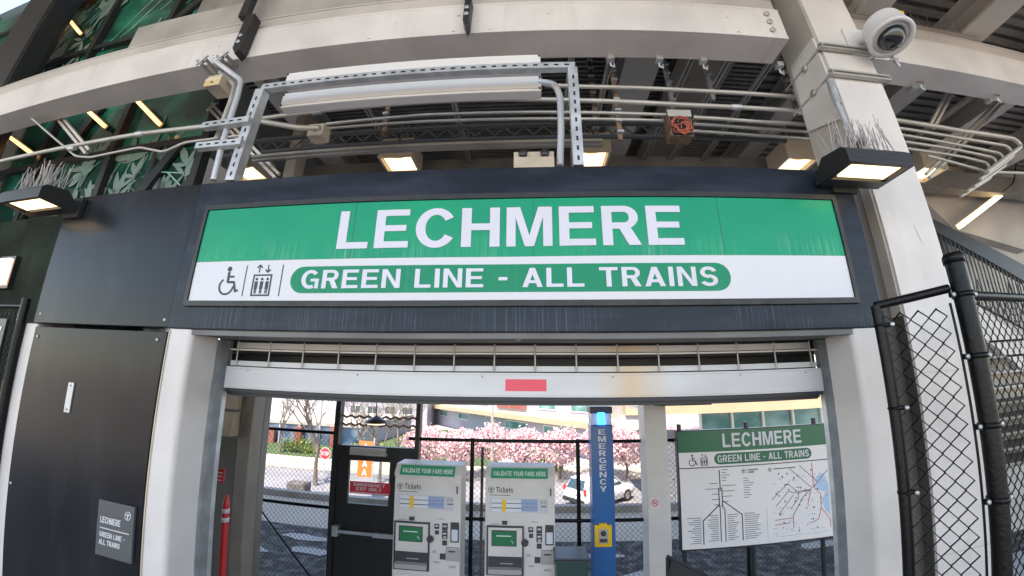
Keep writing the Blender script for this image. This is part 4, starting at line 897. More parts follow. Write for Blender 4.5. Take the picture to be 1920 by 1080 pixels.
mb = MB(); mb.box(q0.x, q1.x, FY-.045, FY-.03, q1.z, q0.z, .004); build('plate', mb, M['redsign'], xs); mb = MB(); W_ = q1.x-q0.x; Hh = q0.z-q1.z
text_mb('EMERGENCY', (q0.x+W_*.1, FY-.045, q0.z-Hh*.36), (q1.x-W_*.12, FY-.045, q0.z-Hh*.36), Hh*.25, .003, mb=mb)
text_mb('EXIT ONLY', (q0.x+W_*.17, FY-.045, q0.z-Hh*.72), (q1.x-W_*.2, FY-.045, q0.z-Hh*.72), Hh*.27, .003, mb=mb)
mb.box(q0.x+.02, q1.x-.02, FY-.047, FY-.045, q1.z+.01, q1.z+.022); build('lettering', mb, M['white'], xs)
for pz, q_ in ((at(700, 782, FY).z, 'upper'), (at(700, 797, FY).z, 'lower')):
    mb = MB()
    for k in range(17):
        x = dx0+.03+k*(dx1-dx0)/17; L_ = (dx1-dx0)/17
        mb.obox((x+L_/2, FY, pz), (L_, 0, .03 if k % 2 else -.03), (0,1,0), (0,0,1), L_*.55, .012, .014)
    build('overdoor_chain', mb, M['rust'], None, q_+' of two rusty chains stretched between the posts over the exit door', 'chain')
q = at(706, 790, 2.9); o = thing('pendant_light', q, 'hanging barn-style lamp with warm bulb over the exit door', 'lamp')
mb = MB(); mb.rev((q.x, 2.9, q.z-.02), (0,0,1), [(0,.14),(.03,.135),(.06,.07),(.09,.03),(.09,.001)], 24); build('shade', mb, M['dark'], o)
mb = MB(); mb.disc((q.x, 2.9, q.z-.035), (0,0,1), .11, .02, 20); build('bulb', mb, M['warm'], o)
mb = MB(); mb.tube(bend([(q.x, 2.9, q.z+.06), (q.x-.02, 2.9, q.z+.25), (q.x-.1, 2.9, q.z+1.2)], .1), .008, 6); build('cable', mb, M['dark'], o)

# ------------------------------------------------------------------ ticket machines
MY = 2.5
def kx(px, py=900): return at(px, py, MY).x
def kz(px, py): return at(px, py, MY).z
tm = thing('ticket_machine', (-1.17, MY, 0), 'left of the two grey ticket machines, nearer the exit door', 'ticket machine', 'ticket vending machines')
x0, x1 = kx(740, 885)+.01, kx(866, 880); ztop = kz(803, 872); Wk = x1-x0
def KX(f): return x0+f*Wk
zs = kz(803, 893)
def KZ(py): return kz(741, py)                 # read down the left edge
mb = MB(); mb.box(x0, x1, MY, MY+.34, .02, zs, .012); mb.box(x0-.01, x1+.01, MY+.02, MY+.36, 0, .12); build('cabinet', mb, M['kiosk'], tm)
mb = MB(); mb.prism([(x0, MY-.02, zs+.0), (x0, MY-.02, zs+.03), (x0, MY+.05, ztop), (x0, MY+.33, ztop), (x0, MY+.34, zs)], (Wk, 0, 0)); build('top_hood', mb, M['kiosk'], tm)
hs = MB(); hz0, hz1 = zs+.012, ztop-.012
hs.prism([(KX(.08), MY-.022, hz0), (KX(.90), MY-.022, hz0), (KX(.90), MY+.035, hz1), (KX(.08), MY+.035, hz1)], (0, -.012, .004)); build('header_sign', hs, M['kgreen'], tm)
dn = Vector((0, -(hz1-hz0), .057)).normalized()
build('header_text', text_mb('VALIDATE YOUR FARE HERE', (KX(.115), MY-.020, hz0+.028), (KX(.87), MY-.020, hz0+.028), .050, .003, out=dn, up=(0,.057,hz1-hz0)), M['kwhite'], tm)
mb = MB()
for k in range(5): mb.box(KX(.14+k*.17), KX(.15+k*.17), MY-.024, MY-.019, zs-.02, zs+.006)
build('header_clip', mb, M['white'], tm)
z_t = zs-.085
mb = text_mb('Tickets', (KX(.155), MY, z_t-.062), (KX(.40), MY, z_t-.062), .062, .002); tlogo(mb, KX(.085), z_t-.034, .034, MY, .002)
mb.box(KX(.055), KX(.36), MY-.0015, MY, z_t-.092, z_t-.086); build('brand_text', mb, M['ink'], tm)
zf1, zf0 = z_t-.125, z_t-.275
mb = MB(); mb.box(KX(.07), KX(.90), MY-.003, MY, zf0, zf1); build('fare_board', mb, mat('board_pale', (.48,.47,.50), .5), tm)
mb = MB(); mb.box(KX(.09), KX(.52), MY-.005, MY-.003, zf1-.045, zf1-.005); mb.box(KX(.09), KX(.52), MY-.005, MY-.003, zf1-.095, zf1-.055); mb.box(KX(.09), KX(.52), MY-.005, MY-.003, zf1-.14, zf1-.105); build('fare_row', mb, M['white'], tm)
mb = MB(); mb.box(KX(.52), KX(.75), MY-.0055, MY-.003, zf0+.02, zf1-.005); build('fare_table', mb, mat('table_blue', (.18,.28,.50), .5), tm)
mb = MB()
for k in range(3): mb.box(KX(.535), KX(.735), MY-.007, MY-.0055, zf1-.03-k*.043, zf1-.018-k*.043)
for k in range(2): mb.box(KX(.79+k*.05), KX(.83+k*.05), MY-.005, MY-.003, zf1-.055, zf1-.015)
build('fare_text', mb, M['kiosk2'], tm)
mb = MB(); mb.box(KX(.09), KX(.52), MY-.006, MY-.003, zf1-.053, zf1-.047); mb.box(KX(.09), KX(.52), MY-.006, MY-.003, zf1-.104, zf1-.097); mb.box(KX(.80), KX(.88), MY-.006, MY-.003, zf1-.085, zf1-.075); build('fare_rule', mb, M['ink'], tm)
mb = MB(); mb.box(KX(.24), KX(.30), MY-.0065, MY-.005, zf0+.01, zf1-.012); build('fare_stripe', mb, M['yellow'], tm)
mb = MB(); mb.box(KX(.93), KX(.95), MY-.006, MY, z_t-.09, z_t-.01); build('lock', mb, M['ink'], tm)
# screen bay
sb1, sb0 = KZ(975), KZ(1065)
mb = MB(); bx0, bx1 = KX(.03), KX(.555)
def frame(mb, a, b, c, d, t, y, th):
    mb.box(a, b, y-th, y, d-t, d); mb.box(a, b, y-th, y, c, c+t); mb.box(a, a+t, y-th, y, c+t, d-t); mb.box(b-t, b, y-th, y, c+t, d-t)
frame(mb, bx0, bx1, sb0, sb1, .014, MY, .03); build('bay_frame', mb, M['ink'], tm)
mb = MB(); mb.box(bx0+.014, bx1-.014, MY-.018, MY-.001, sb0+.20, sb1-.014, .003); build('screen_bezel', mb, M['kiosk'], tm)
mb = MB(); mb.box(KX(.10), KX(.455), MY-.026, MY-.018, sb1-.215, sb1-.045, .002); build('screen_surround', mb, M['ink'], tm)
mb = MB(); mb.box(KX(.115), KX(.44), MY-.0275, MY-.026, sb1-.205, sb1-.055); build('screen', mb, M['screen'], tm)
mb = MB(); mb.box(KX(.17), KX(.38), MY-.029, MY-.0275, sb1-.108, sb1-.098); seg(mb, (KX(.38), sb1-.15), (KX(.41), sb1-.18), .006, MY-.0275, .002); build('screen_text', mb, M['kwhite'], tm)
mb = MB(); ring(mb, KX(.565)+.005, sb1-.17, .040, .012, MY-.03, .008, 20); ring(mb, KX(.565)+.005, sb1-.17, .026, .026, MY-.028, .004, 16); build('contactless_reader', mb, M['ink'], tm)
mb = MB(); mb.box(bx0+.02, bx1-.02, MY-.010, MY-.001, sb0+.085, sb0+.195); build('tray_slot', mb, M['ink'], tm)
mb = MB(); mb.box(KX(.22), KX(.40), MY-.013, MY-.010, sb0+.118, sb0+.128); mb.prism([(bx0+.02, MY-.011, sb0+.085), (bx0+.02, MY-.05, sb0+.07), (bx0+.02, MY-.05, sb0+.02), (bx0+.02, MY-.001, sb0+.02)], (bx1-bx0-.04, 0, 0)); build('tray', mb, M['kiosk2'], tm)
mb = MB(); mb.box(KX(.245), KX(.32), MY-.012, MY, sb1+.012, sb1+.052); build('coin_badge', mb, M['ink'], tm)
mb = MB()
for a in ((.62, .69, .02, .075), (.735, .815, .01, .085), (.735, .815, .09, .18), (.74, .81, .195, .25), (.71, .79, .34, .405), (.63, .69, .09, .135)): mb.box(KX(a[0]), KX(a[1]), MY-.009, MY, sb1-a[3]+.01, sb1-a[2]+.01, .002)
build('card_slot', mb, M['ink'], tm)
mb = MB()
for a in ((.635, .675, .03, .05), (.75, .80, .03, .05), (.75, .80, .11, .13)): mb.box(KX(a[0]), KX(a[1]), MY-.011, MY-.009, sb1-a[3]+.01, sb1-a[2]+.01)
mb.box(KX(.755), KX(.80), MY-.011, MY-.009, sb1-.16, sb1-.14); build('slot_detail', mb, M['galv'], tm)
mb = MB(); frame(mb, KX(.86), KX(.98), sb1-.20, sb1+.015, .010, MY, .014); mb.box(KX(.87), KX(.97), MY-.006, MY, sb1-.08, sb1+.005); build('bill_frame', mb, M['ink'], tm)
mb = MB(); mb.box(KX(.875), KX(.965), MY-.020, MY-.006, sb1-.185, sb1-.06, .004); build('bill_slot', mb, mat('bill_lens', (.55,.57,.60), .2), tm)
mb = MB(); mb.box(KX(.80), KX(.985), MY-.03, MY, sb1-.40, sb1-.255, .006); build('receipt_box', mb, M['kiosk2'], tm); mb = MB(); mb.box(KX(.84), KX(.94), MY-.034, MY-.03, sb1-.30, sb1-.285); build('receipt_slot', mb, M['ink'], tm)
mb = MB(); mb.box(x0+.02, x1-.02, MY-.012, MY, .18, sb0-.05, .004); build('lower_door', mb, M['kiosk'], tm)
dxm = kx(910, 885)-kx(740, 885)-.005
t2 = dup(tm, (dxm, 0, 0), 'right of the two grey ticket machines, beside the blue emergency tower')
q = at(1062, 1052, 2.2); o = thing('litter_bin', (q.x, 2.2, 0), 'dark green bin standing right of the ticket machines', 'bin'); mb = MB(); mb.box(q.x-.10, q.x+.22, 2.2, 2.5, 0, q.z, .01); build('body', mb, mat('bin_green', (.012,.045,.04), .4), o)
mb = MB(); mb.box(q.x-.12, q.x+.24, 2.18, 2.52, q.z, q.z+.03, .008); build('lid', mb, M['dark'], o)
q = at(1280, 1062, 2.0); o = thing('bench', (q.x, 2, 0), 'black slatted bench end below the map board', 'bench')
a, b = at(1252, 1045, 2.0), at(1325, 1082, 1.6); d = b-a; mb = MB(); mb.obox((a+b)/2-Vector((0,0,.14)), d, (-.2,1,0), d.cross(Vector((-.2,1,0))), d.length/2, .02, .14); build('backrest', mb, M['dark'], o)
mb = MB(); mb.tube([a+Vector((0,0,.01)), b+Vector((0,0,.01))], .016, 8); mb.tube([a, (a.x, a.y, 0)], .02, 8); build('frame', mb, M['dark'], o)

# ------------------------------------------------------------------ emergency tower
TY = 3.0; tx0, tx1 = .758, 1.036
et = thing('emergency_tower', (.9, TY, 0), 'tall blue emergency call tower with lit blue beacon', 'call tower')
zl1, zl0 = at(1128, 775, TY).z, at(1128, 796, TY).z
mb = MB(); mb.box(tx0, tx1, TY, TY+.25, 0, zl0, .015); mb.box(tx0+.005, tx0+.012, TY-.003, TY, .1, zl0-.02); build('body', mb, M['blue'], et)
mb = MB(); mb.box(tx0-.005, tx1+.005, TY-.005, TY+.255, zl1, zl1+.085, .01); build('cap', mb, mat('cap_navy', (.012,.03,.075), .35), et)
mb = MB(); mb.box(tx0+.01, tx1-.01, TY+.01, TY+.24, zl0, zl1); build('lantern', mb, M['clear'], et)
mb = MB(); mb.box(tx0+.088, tx1-.095, TY-.012, TY+.0, zl0+.002, zl1+.012, .008); build('beacon', mb, M['lit_blue'], et)
mb = MB(); cx_ = .895
word = 'EMERGENCY'; z1, z0 = at(1130, 803, TY).z, at(1132, 923, TY).z; st = (z1-z0)/len(word)
for k, ch in enumerate(word):
    wd = .085 if ch != 'M' else .10
    text_mb(ch, (cx_-wd/2, TY, z1-st*(k+1)+st*.12), (cx_+wd/2, TY, z1-st*(k+1)+st*.12), st*.78, .003, mb=mb)
build('lettering', mb, M['white'], et)
q0, q1 = at(1114, 983, TY), at(1147, 1024, TY)
mb = MB(); mb.box(q0.x, q1.x, TY-.03, TY, q1.z, q0.z, .008); mb.box(q0.x+.06, q1.x-.06, TY-.03, TY, q0.z, q0.z+.02); pn = build('call_panel', mb, M['yellow'], et)
cx_, cz_ = (q0.x+q1.x)/2, (q0.z+q1.z)/2
mb = MB(); mb.box(cx_-.055, cx_+.055, TY-.034, TY-.03, cz_-.085, cz_+.085, .002); build('button_plate', mb, M['bronze'], pn)
mb = MB(); mb.disc((cx_, TY-.034, cz_+.035), (0,-1,0), .032, .01, 18); mb.box(cx_-.045, cx_+.045, TY-.037, TY-.034, cz_-.07, cz_-.03); build('button', mb, M['ink'], pn)

# ------------------------------------------------------------------ map board
BY = 3.2; D_ = BY+2
mbd = thing('map_board', (3, BY, 0), 'large transit map board with green header on black posts', 'map board')
bx0, bx1 = .372*D_, .785*D_; bz1, bz0 = 3-.110*D_, 3-.397*D_; hb = 3-.162*D_; sb = 3-.200*D_
mb = MB(); mb.box(bx0, bx1, BY, BY+.05, bz0, bz1); build('board', mb, M['paper'], mbd)
mb = MB(); mb.box(bx0-.02, bx0-.001, BY-.008, BY+.06, bz0-.015, bz1+.015); mb.box(bx1+.001, bx1+.02, BY-.008, BY+.06, bz0-.015, bz1+.015); mb.box(bx0, bx1, BY-.008, BY+.06, bz0-.015, bz0-.001); mb.box(bx0, bx1, BY-.008, BY+.06, bz1+.001, bz1+.015); build('frame', mb, M['dark'], mbd)
mb = MB(); mb.box(bx0, bx1, BY-.004, BY, hb, bz1); build('header', mb, M['mapgreen'], mbd)
Wb = bx1-bx0
def bX(f): return bx0+f*Wb
build('station_name', text_mb('LECHMERE', (bX(.285), BY-.004, hb+.05), (bX(.82), BY-.004, hb+.05), (bz1-hb)*.66, .003), M['white'], mbd)
build('pill', front(pill(bX(.225), bX(.885), sb+.03, hb-.025), BY, .003), M['mapgreen'], mbd)
build('line_name', text_mb('GREEN LINE - ALL TRAINS', (bX(.245), BY-.003, sb+.058), (bX(.865), BY-.003, sb+.058), (hb-sb)-.108, .003, gap=.15), M['white'], mbd)
mb = MB(); wheelchair(mb, bX(.085), (hb+sb)/2, .15, BY, .002); lift_icon(mb, bX(.16), (hb+sb)/2, .15, BY, .002); mb.box(bx0, bx1, BY-.003, BY, sb-.008, sb+.004); build('symbols', mb, M['ink'], mbd)
Hm = sb-bz0
def Z(f): return sb-f*Hm
mb = MB(); t_ = .016; yy = BY
X_ = lambda f: bX(f)
trunk = .252
seg(mb, (X_(trunk), Z(.04)), (X_(trunk), Z(.30)), t_*.8, yy, .002)
for dx in (-.010, .010): seg(mb, (X_(trunk+dx), Z(.26)), (X_(trunk+dx), Z(.50)), t_*.8, yy, .0022)
seg(mb, (X_(trunk+.01), Z(.42)), (X_(.385), Z(.61)), t_*.8, yy, .003); seg(mb, (X_(.385), Z(.60)), (X_(.385), Z(.93)), t_*.8, yy, .0024)
seg(mb, (X_(trunk-.01), Z(.47)), (X_(.135), Z(.66)), t_*.8, yy, .003); seg(mb, (X_(.135), Z(.65)), (X_(.135), Z(.95)), t_*.8, yy, .0024)
seg(mb, (X_(.245), Z(.48)), (X_(.245), Z(.93)), t_*.7, yy, .0026); seg(mb, (X_(.255), Z(.48)), (X_(.275), Z(.53)), t_*.7, yy, .0028); seg(mb, (X_(.275), Z(.53)), (X_(.275), Z(.93)), t_*.7, yy, .0026)
rr = random.Random(4)
def tick(x, z, L, h=.007): mb.box(min(x, x+L), max(x, x+L), yy-.0012, yy, z-h/2, z+h/2)
for k in range(14): s_ = -1 if k > 4 and k % 2 else 1; tick(X_(trunk)+s_*.03, Z(.04+k*.033), s_*rr.uniform(.05, .20))
for k in range(13):
    z = Z(.60+k*.026); tick(X_(.385)+.03, z, rr.uniform(.12, .24)); tick(X_(.135)-.03, Z(.62+k*.026), -rr.uniform(.08, .20)); tick(X_(.245)-.03, z, -rr.uniform(.08, .15)); tick(X_(.275)+.03, z, rr.uniform(.08, .17))
tlogo(mb, X_(.41), Z(.07), .028, yy, .002); text_mb('GREEN', (X_(.435), yy, Z(.07)), (X_(.505), yy, Z(.07)), .022, .002, mb=mb); text_mb('LINE', (X_(.435), yy, Z(.10)), (X_(.48), yy, Z(.10)), .022, .002, mb=mb)
for k in range(9): tick(X_(.405), Z(.16+k*.03), rr.uniform(.06, .17))
tlogo(mb, X_(.585), Z(.075), .026, yy, .002); tick(X_(.61), Z(.07), .33, .012)
build('line_diagram', mb, M['ink'], mbd)
mb = MB(); mb.prism([(X_(.90), yy, Z(.22)), (X_(.955), yy, Z(.17)), (X_(.99), yy, Z(.32)), (X_(.985), yy, Z(.72)), (X_(.955), yy, Z(.66)), (X_(.93), yy, Z(.52)), (X_(.965), yy, Z(.42)), (X_(.90), yy, Z(.38))][::-1], (0,-.0006,0)); build('map_water', mb, M['lblue'], mbd)
mb = MB(); J = (.855, .40)
for poly, hh_ in (([(.585,.46),(.70,.27),(.76,.38),(.86,.37)], .0012), ([(.61,.55),(.70,.37),(.755,.40),(.86,.38)], .0014), ([(.64,.62),(.735,.42)], .0016), ([(.71,.60),(.77,.46),(.77,.40)], .0018), ([(.72,.08),(.86,.34)], .002), ([(.79,.05),(.90,.26)], .0022), ([(.99,.14),(.90,.30),(.80,.46),(.725,.68),(.725,.84)], .0024)):
    for i in range(len(poly)-1): seg(mb, (X_(poly[i][0]), Z(poly[i][1])), (X_(poly[i+1][0]), Z(poly[i+1][1])), .009, yy, hh_)
build('map_lines', mb, M['mapline'], mbd)
mb = MB()
for poly, hh_ in (([(.88,.03),(.88,.34),(.925,.44),(.925,.62),(.985,.78),(.985,.88)], .0026), ([(.925,.62),(.90,.76),(.85,.80)], .0028), ([(.86,.38),(.83,.56)], .003), ([(.60,.72),(.72,.71)], .0013), ([(.60,.78),(.70,.77)], .0013)):
    for i in range(len(poly)-1): seg(mb, (X_(poly[i][0]), Z(poly[i][1])), (X_(poly[i+1][0]), Z(poly[i+1][1])), .009, yy, hh_)
build('map_red_lines', mb, M['mapred'], mbd)
mb = MB()
for k in range(70):
    x, z = rr.uniform(.58, .96), rr.uniform(.12, .96); q_ = rr.uniform(.015, .07)
    mb.box(X_(x), X_(x)+q_, yy-.0007, yy-.0001, Z(z)-.002, Z(z)+.003)
for k in range(16): mb.box(X_(.60+k*.022), X_(.615+k*.022), yy-.0007, yy-.0001, Z(.93)-.002, Z(.93)+.003)
build('map_small_print', mb, M['kiosk2'], mbd)
mb = MB(); mb.box(X_(.547), X_(.549), yy-.001, yy, Z(.98), Z(.55)); build('map_fold', mb, M['kiosk2'], mbd)
for x in (bx0+.06, bX(.47), bx1-.1): mb = MB(); mb.tube([(x, BY+.09, 0), (x, BY+.09, bz1+.09)], .03, 10); build('post', mb, M['dark'], mbd)

# ------------------------------------------------------------------ beyond the fence
def stone(px, py, y, w_, d_, h_, lab):
    c = at(px, py, y); zt_ = terr(y); rr = random.Random(int(px)); mb = MB(); pts = []
    mb.box(c.x-w_/2, c.x+w_/2, y, y+d_, zt_, zt_+h_, .08)
    for v in mb.v: v.x += rr.uniform(-.04, .04); v.z += rr.uniform(-.03, .03)*(v.z > zt_+.2)
    build('stone_block', mb, M['stone'], None, lab, 'stone')
stone(552, 925, 20.3, 1.2, .8, .75, 'dark rough stone block beside the road, left of the bare tree')
stone(608, 945, 20.0, 2.0, .7, .32, 'low flat stone slab lying right of the rough block')

def tree(px, y, h, lab, seed, spread=.5, r0=.16, depth=5, crown=None, name='bare_tree', lean=0, leafn=0, cat='tree', leafm=None, leafs=.05):
    rr = random.Random(seed); x = at(px, 900, y).x; zt_ = terr(y)
    o = thing(name, (x, y, zt_), lab, cat); tk = MB(); br = MB(); tips = []
    def grow(p, d, L, r, n):
        q = p+d*L; mid = (p+q)/2+Vector((rr.uniform(-1,1), rr.uniform(-1,1), 0))*L*.06
        (tk if n == depth else br).tube([p, mid, q], [r, r*.82, r*.66], 6 if n > 2 else 4, False)
        if n <= 1: tips.append(q)
        if n == 0: return
        k = 4 if n == depth else rr.choice((2, 3, 3))
        for i in range(k):
            a = rr.uniform(0, 2*math.pi); s_ = spread*rr.uniform(.6, 1.3)
            nd = (d+Vector((math.cos(a)*s_, math.sin(a)*s_, rr.uniform(-.15, .3)))).normalized(); grow(q-d*L*rr.uniform(0, .25), nd, L*rr.uniform(.62, .82), r*.56, n-1)
    grow(Vector((x, y, zt_)), Vector((lean, 0, 1)).normalized(), h*.27, r0, depth)
    build('trunk', tk, M['bark'], o); build('branches', br, M['bark'], o)
    if leafn:
        lm = MB()
        for k in range(leafn):
            if crown and k % 2:
                a = Vector((rr.gauss(0,1), rr.gauss(0,1), rr.gauss(0,1))).normalized()*rr.uniform(.45, 1)**.5; p = Vector((x+a.x*crown[0], y+a.y*crown[0], zt_+crown[2]+a.z*crown[1]))
            else: p = rr.choice(tips)+Vector((rr.gauss(0,.25), rr.gauss(0,.25), rr.gauss(0,.25))); s_ = leafs*rr.uniform(.6, 1.4)
            a = Vector((rr.gauss(0,1), rr.gauss(0,1), rr.gauss(0,1))).normalized(); b_ = a.orthogonal().normalized(); c_ = a.cross(b_)
            lm.add([p+b_*s_, p+c_*s_*.8, p-b_*s_, p-c_*s_*.8], [(0,1,2,3)])
        build('crown', lm, leafm or M['blossom'], o)
    return o
tree(592, 23.0, 9.5, 'large bare street tree just left of the stop sign', 3, .55, .17, 6)
tree(520, 33, 8.5, 'bare tree far left behind the fence panel', 5, .5, .12, 5)
tree(712, 25, 8.0, 'bare tree seen over the exit door', 12, .6, .13, 6)
tree(672, 30, 9.0, 'bare tree behind the orange banner', 18, .5, .13, 5)
tree(745, 28, 8.5, 'twiggy bare tree left of the blossom', 21, .55, .12, 5, leafn=500, leafm=M['leafgreen'], leafs=.05)
for i, (px, y, h, q) in enumerate(((800, 28, 5.0, 'leftmost, left of the stake'), (862, 27, 4.8, 'just over the left ticket machine'), (925, 29, 5.2, 'between the two ticket machines'), (985, 28, 4.8, 'over the right ticket machine'), (1050, 27.5, 5.2, 'just left of the blue tower'), (1125, 29, 5.3, 'behind the blue tower'), (1175, 27.5, 4.9, 'between the blue tower and the grey column'), (1255, 29, 5.2, 'right of the grey column'), (1330, 29, 5.0, 'behind the left half of the map board'))):
    tree(px, y, h, 'pink flowering cherry tree, '+q, 40+i, .75, .11, 4, name='cherry_tree', leafn=3600, leafs=.08, crown=(1.7, 1.35, 2.35))
# low hedge and shrubs
for i, (px, y, q) in enumerate(((560, 34, 'far left beyond the stop sign'), (690, 34, 'seen in the door window'), (1010, 30.5, 'yellow-green below the blossom'), (1250, 30.5, 'yellow-green right of the column'))):
    rr = random.Random(70+i); c = at(px, 900, y); mb = MB(); o = thing('shrub', (c.x, y, -3.6), 'low leafy shrub row, '+q, 'shrub')
    for k in range(900):
        p = Vector((c.x+rr.uniform(-2, 2), y+rr.uniform(-.6, .6), -3.6+abs(rr.gauss(.6, .4)))); s_ = .09
        a = Vector((rr.gauss(0,1), rr.gauss(0,1), rr.gauss(0,1))).normalized(); b_ = a.orthogonal().normalized(); c_ = a.cross(b_); mb.add([p+b_*s_, p+c_*s_, p-b_*s_, p-c_*s_], [(0,1,2,3)])
    build('foliage', mb, M['leafgreen'], o); mb = MB(); [mb.tube([(c.x-1.8+k*.4, y, -3.6), (c.x-1.8+k*.4+.1, y, -3.0)], .02, 4) for k in range(10)]; build('stems', mb, M['bark'], o)
# stop sign
q = at(610, 850, 21.5); o = thing('stop_sign', (q.x, 21.5, -3.6), 'red octagonal stop sign on a thin post by the bare tree', 'road sign')
mb = MB(); r_ = .38; mb.prism([(q.x+r_*math.cos(R(22.5+45*k)), 21.5, q.z+r_*math.sin(R(22.5+45*k))) for k in range(8)], (0, -.01, 0)); build('white_border', mb, M['white'], o)
mb = MB(); r_ = .35; mb.prism([(q.x+r_*math.cos(R(22.5+45*k)), 21.489, q.z+r_*math.sin(R(22.5+45*k))) for k in range(8)], (0, -.004, 0)); build('plate', mb, M['redsign'], o)
build('lettering', text_mb('STOP', (q.x-.27, 21.485, q.z-.12), (q.x+.27, 21.485, q.z-.12), .24, .006), M['white'], o)
mb = MB(); mb.tube([(q.x, 21.52, -3.6), (q.x, 21.52, q.z+.4)], .03, 8); build('post', mb, M['galv'], o)
# poles
q = at(600, 800, 24); mb = MB(); mb.tube([(q.x, 24, -3.6), (q.x, 24, 6)], .07, 8); mb.tube([(q.x, 24, 5.8), (q.x+1.5, 24, 6.2)], .05, 6); build('light_pole', mb, M['galv'], None, 'tall grey street pole behind the bare tree', 'pole')
q = at(923, 800, 12); mb = MB(); mb.tube([(q.x, 12, terr(12)), (q.x, 12, 5)], .045, 8); mb.tube([(q.x, 12, terr(12)), (q.x, 12, terr(12)+.1)], .12, 10); build('light_pole', mb, M['conduit'], None, 'thin grey pole rising behind the right ticket machine', 'pole')
# orange banner
q0, q1 = at(674, 826, 20.5), at(696, 895, 20.5); o = thing('banner', (q0.x, 20.5, -3.6), 'vertical orange banner with white letters over the exit door', 'banner')
mb = MB(); mb.box(q0.x, q1.x, 20.5, 20.53, q1.z, q0.z); build('cloth', mb, M['orange'], o); mb = MB(); cxx = (q0.x+q1.x)/2
for k in range(4): zz = q0.z-(k+1)*(q0.z-q1.z)/4.2; text_mb('A', (cxx-.16, 20.5, zz), (cxx+.16, 20.5, zz), .34, .006, mb=mb)
build('lettering', mb, M['white'], o); mb = MB(); mb.tube([(q1.x+.06, 20.55, terr(20.5)), (q1.x+.06, 20.55, q0.z+.2)], .04, 8); build('post', mb, M['galv'], o)
# SUV (rear three-quarter view) and a parked dark car
def car(cx_, cy_, yaw, paint, lab, grp='cars on the road'):
    o = thing('parked_car', (0,0,0), lab, 'car', grp)
    L, W, H = 4.5, 1.85, 1.68
    def loft(secs):    # sections across x: (x, z0, z1, halfwidth bottom, halfwidth top)
        m_ = MB(); vs = []
        for x, z0, z1, wb, wt in secs: vs += [(x,-wb,z0),(x,-wb,(z0+z1)*.5),(x,-wt,z1),(x,wt,z1),(x,wb,(z0+z1)*.5),(x,wb,z0)]
        n = len(secs); m_.add(vs, [(i*6+k, i*6+(k+1) % 6, (i+1)*6+(k+1) % 6, (i+1)*6+k)[::-1] for i in range(n-1) for k in range(6)], True)
        m_.add(vs[:6], [(0,1,2,3,4,5)]); m_.add(vs[-6:], [(5,4,3,2,1,0)]); return m_
    build('body', loft([(-2.2,.45,.92,.80,.76),(-2.1,.32,1.02,.90,.85),(-1.4,.28,1.05,.92,.86),(0,.26,1.04,.925,.87),(1.1,.28,1.0,.92,.85),(1.9,.32,.90,.88,.78),(2.22,.42,.74,.76,.66)]), paint, o)
    build('cabin', loft([(-2.05,1.0,1.06,.80,.78),(-1.75,1.0,1.60,.80,.62),(-1.2,1.0,1.68,.82,.63),(.2,1.0,1.66,.82,.63),(.65,1.0,1.52,.80,.60),(1.25,.96,1.02,.76,.70)]), paint, o)
    for s_ in (-1, 1):
        m_ = MB(); y1, y2 = s_*.832, s_*.668
        m_.prism([(-1.6,y1,1.08),(1.0,y1,1.06),(.5,y2+s_*.03,1.52),(-1.45,y2+s_*.03,1.55)][::s_], (0, s_*.012, 0)); build('side_window', m_, M['dglass'], o)
    m_ = MB(); m_.prism([(-2.06,-.66,1.10),(-2.06,.66,1.10),(-1.81,.55,1.55),(-1.81,-.55,1.55)], (-.02,0,.01)); build('rear_window', m_, M['dglass'], o)
    m_ = MB(); m_.prism([(1.20,-.66,1.06),(1.20,.66,1.06),(.72,.55,1.50),(.72,-.55,1.50)][::-1], (.02,0,.012)); build('windscreen', m_, M['dglass'], o)
    for x in (-1.38, 1.38):
        for s_ in (-1, 1):
            m_ = MB(); m_.rev((x, s_*.72, .34), (0,s_,0), [(0,.001),(0,.34),(.2,.34),(.215,.30),(.215,.001)], 20); wh = build('wheel', m_, M['tyre'], o); m_ = MB(); m_.rev((x, s_*.93, .34), (0,s_,0), [(0,.22),(.01,.2),(.01,.001)], 14); build('rim', m_, M['chrome'], wh)
    for s_ in (-1, 1):
        m_ = MB(); m_.box(-2.19, -2.08, s_*.80-.11, s_*.80+.05, .86, 1.2, .02); build('tail_light', m_, M['redsign'], o)
        m_ = MB(); m_.box(2.08, 2.2, s_*.62-.14, s_*.62+.14, .66, .80, .02); build('headlight', m_, M['clear'], o)
    m_ = MB(); m_.box(-2.27, -2.12, -.82, .82, .38, .60, .03); build('rear_bumper', m_, M['dark'] if paint.name == 'car_white' else paint, o)
    o.location = (cx_, cy_, -3.596); o.rotation_euler = (0, 0, yaw); return o
q = at(1128, 950, 21.5); car(q.x, 21.9, R(38), M['carwhite'], 'pale silver car seen from the rear on both sides of the blue tower')
q = at(1262, 930, 25); car(q.x+.6, 25.3, R(8), M['cardark'], 'dark car just right of the grey column')
mb = MB(); q = at(1250, 950, 19.5)
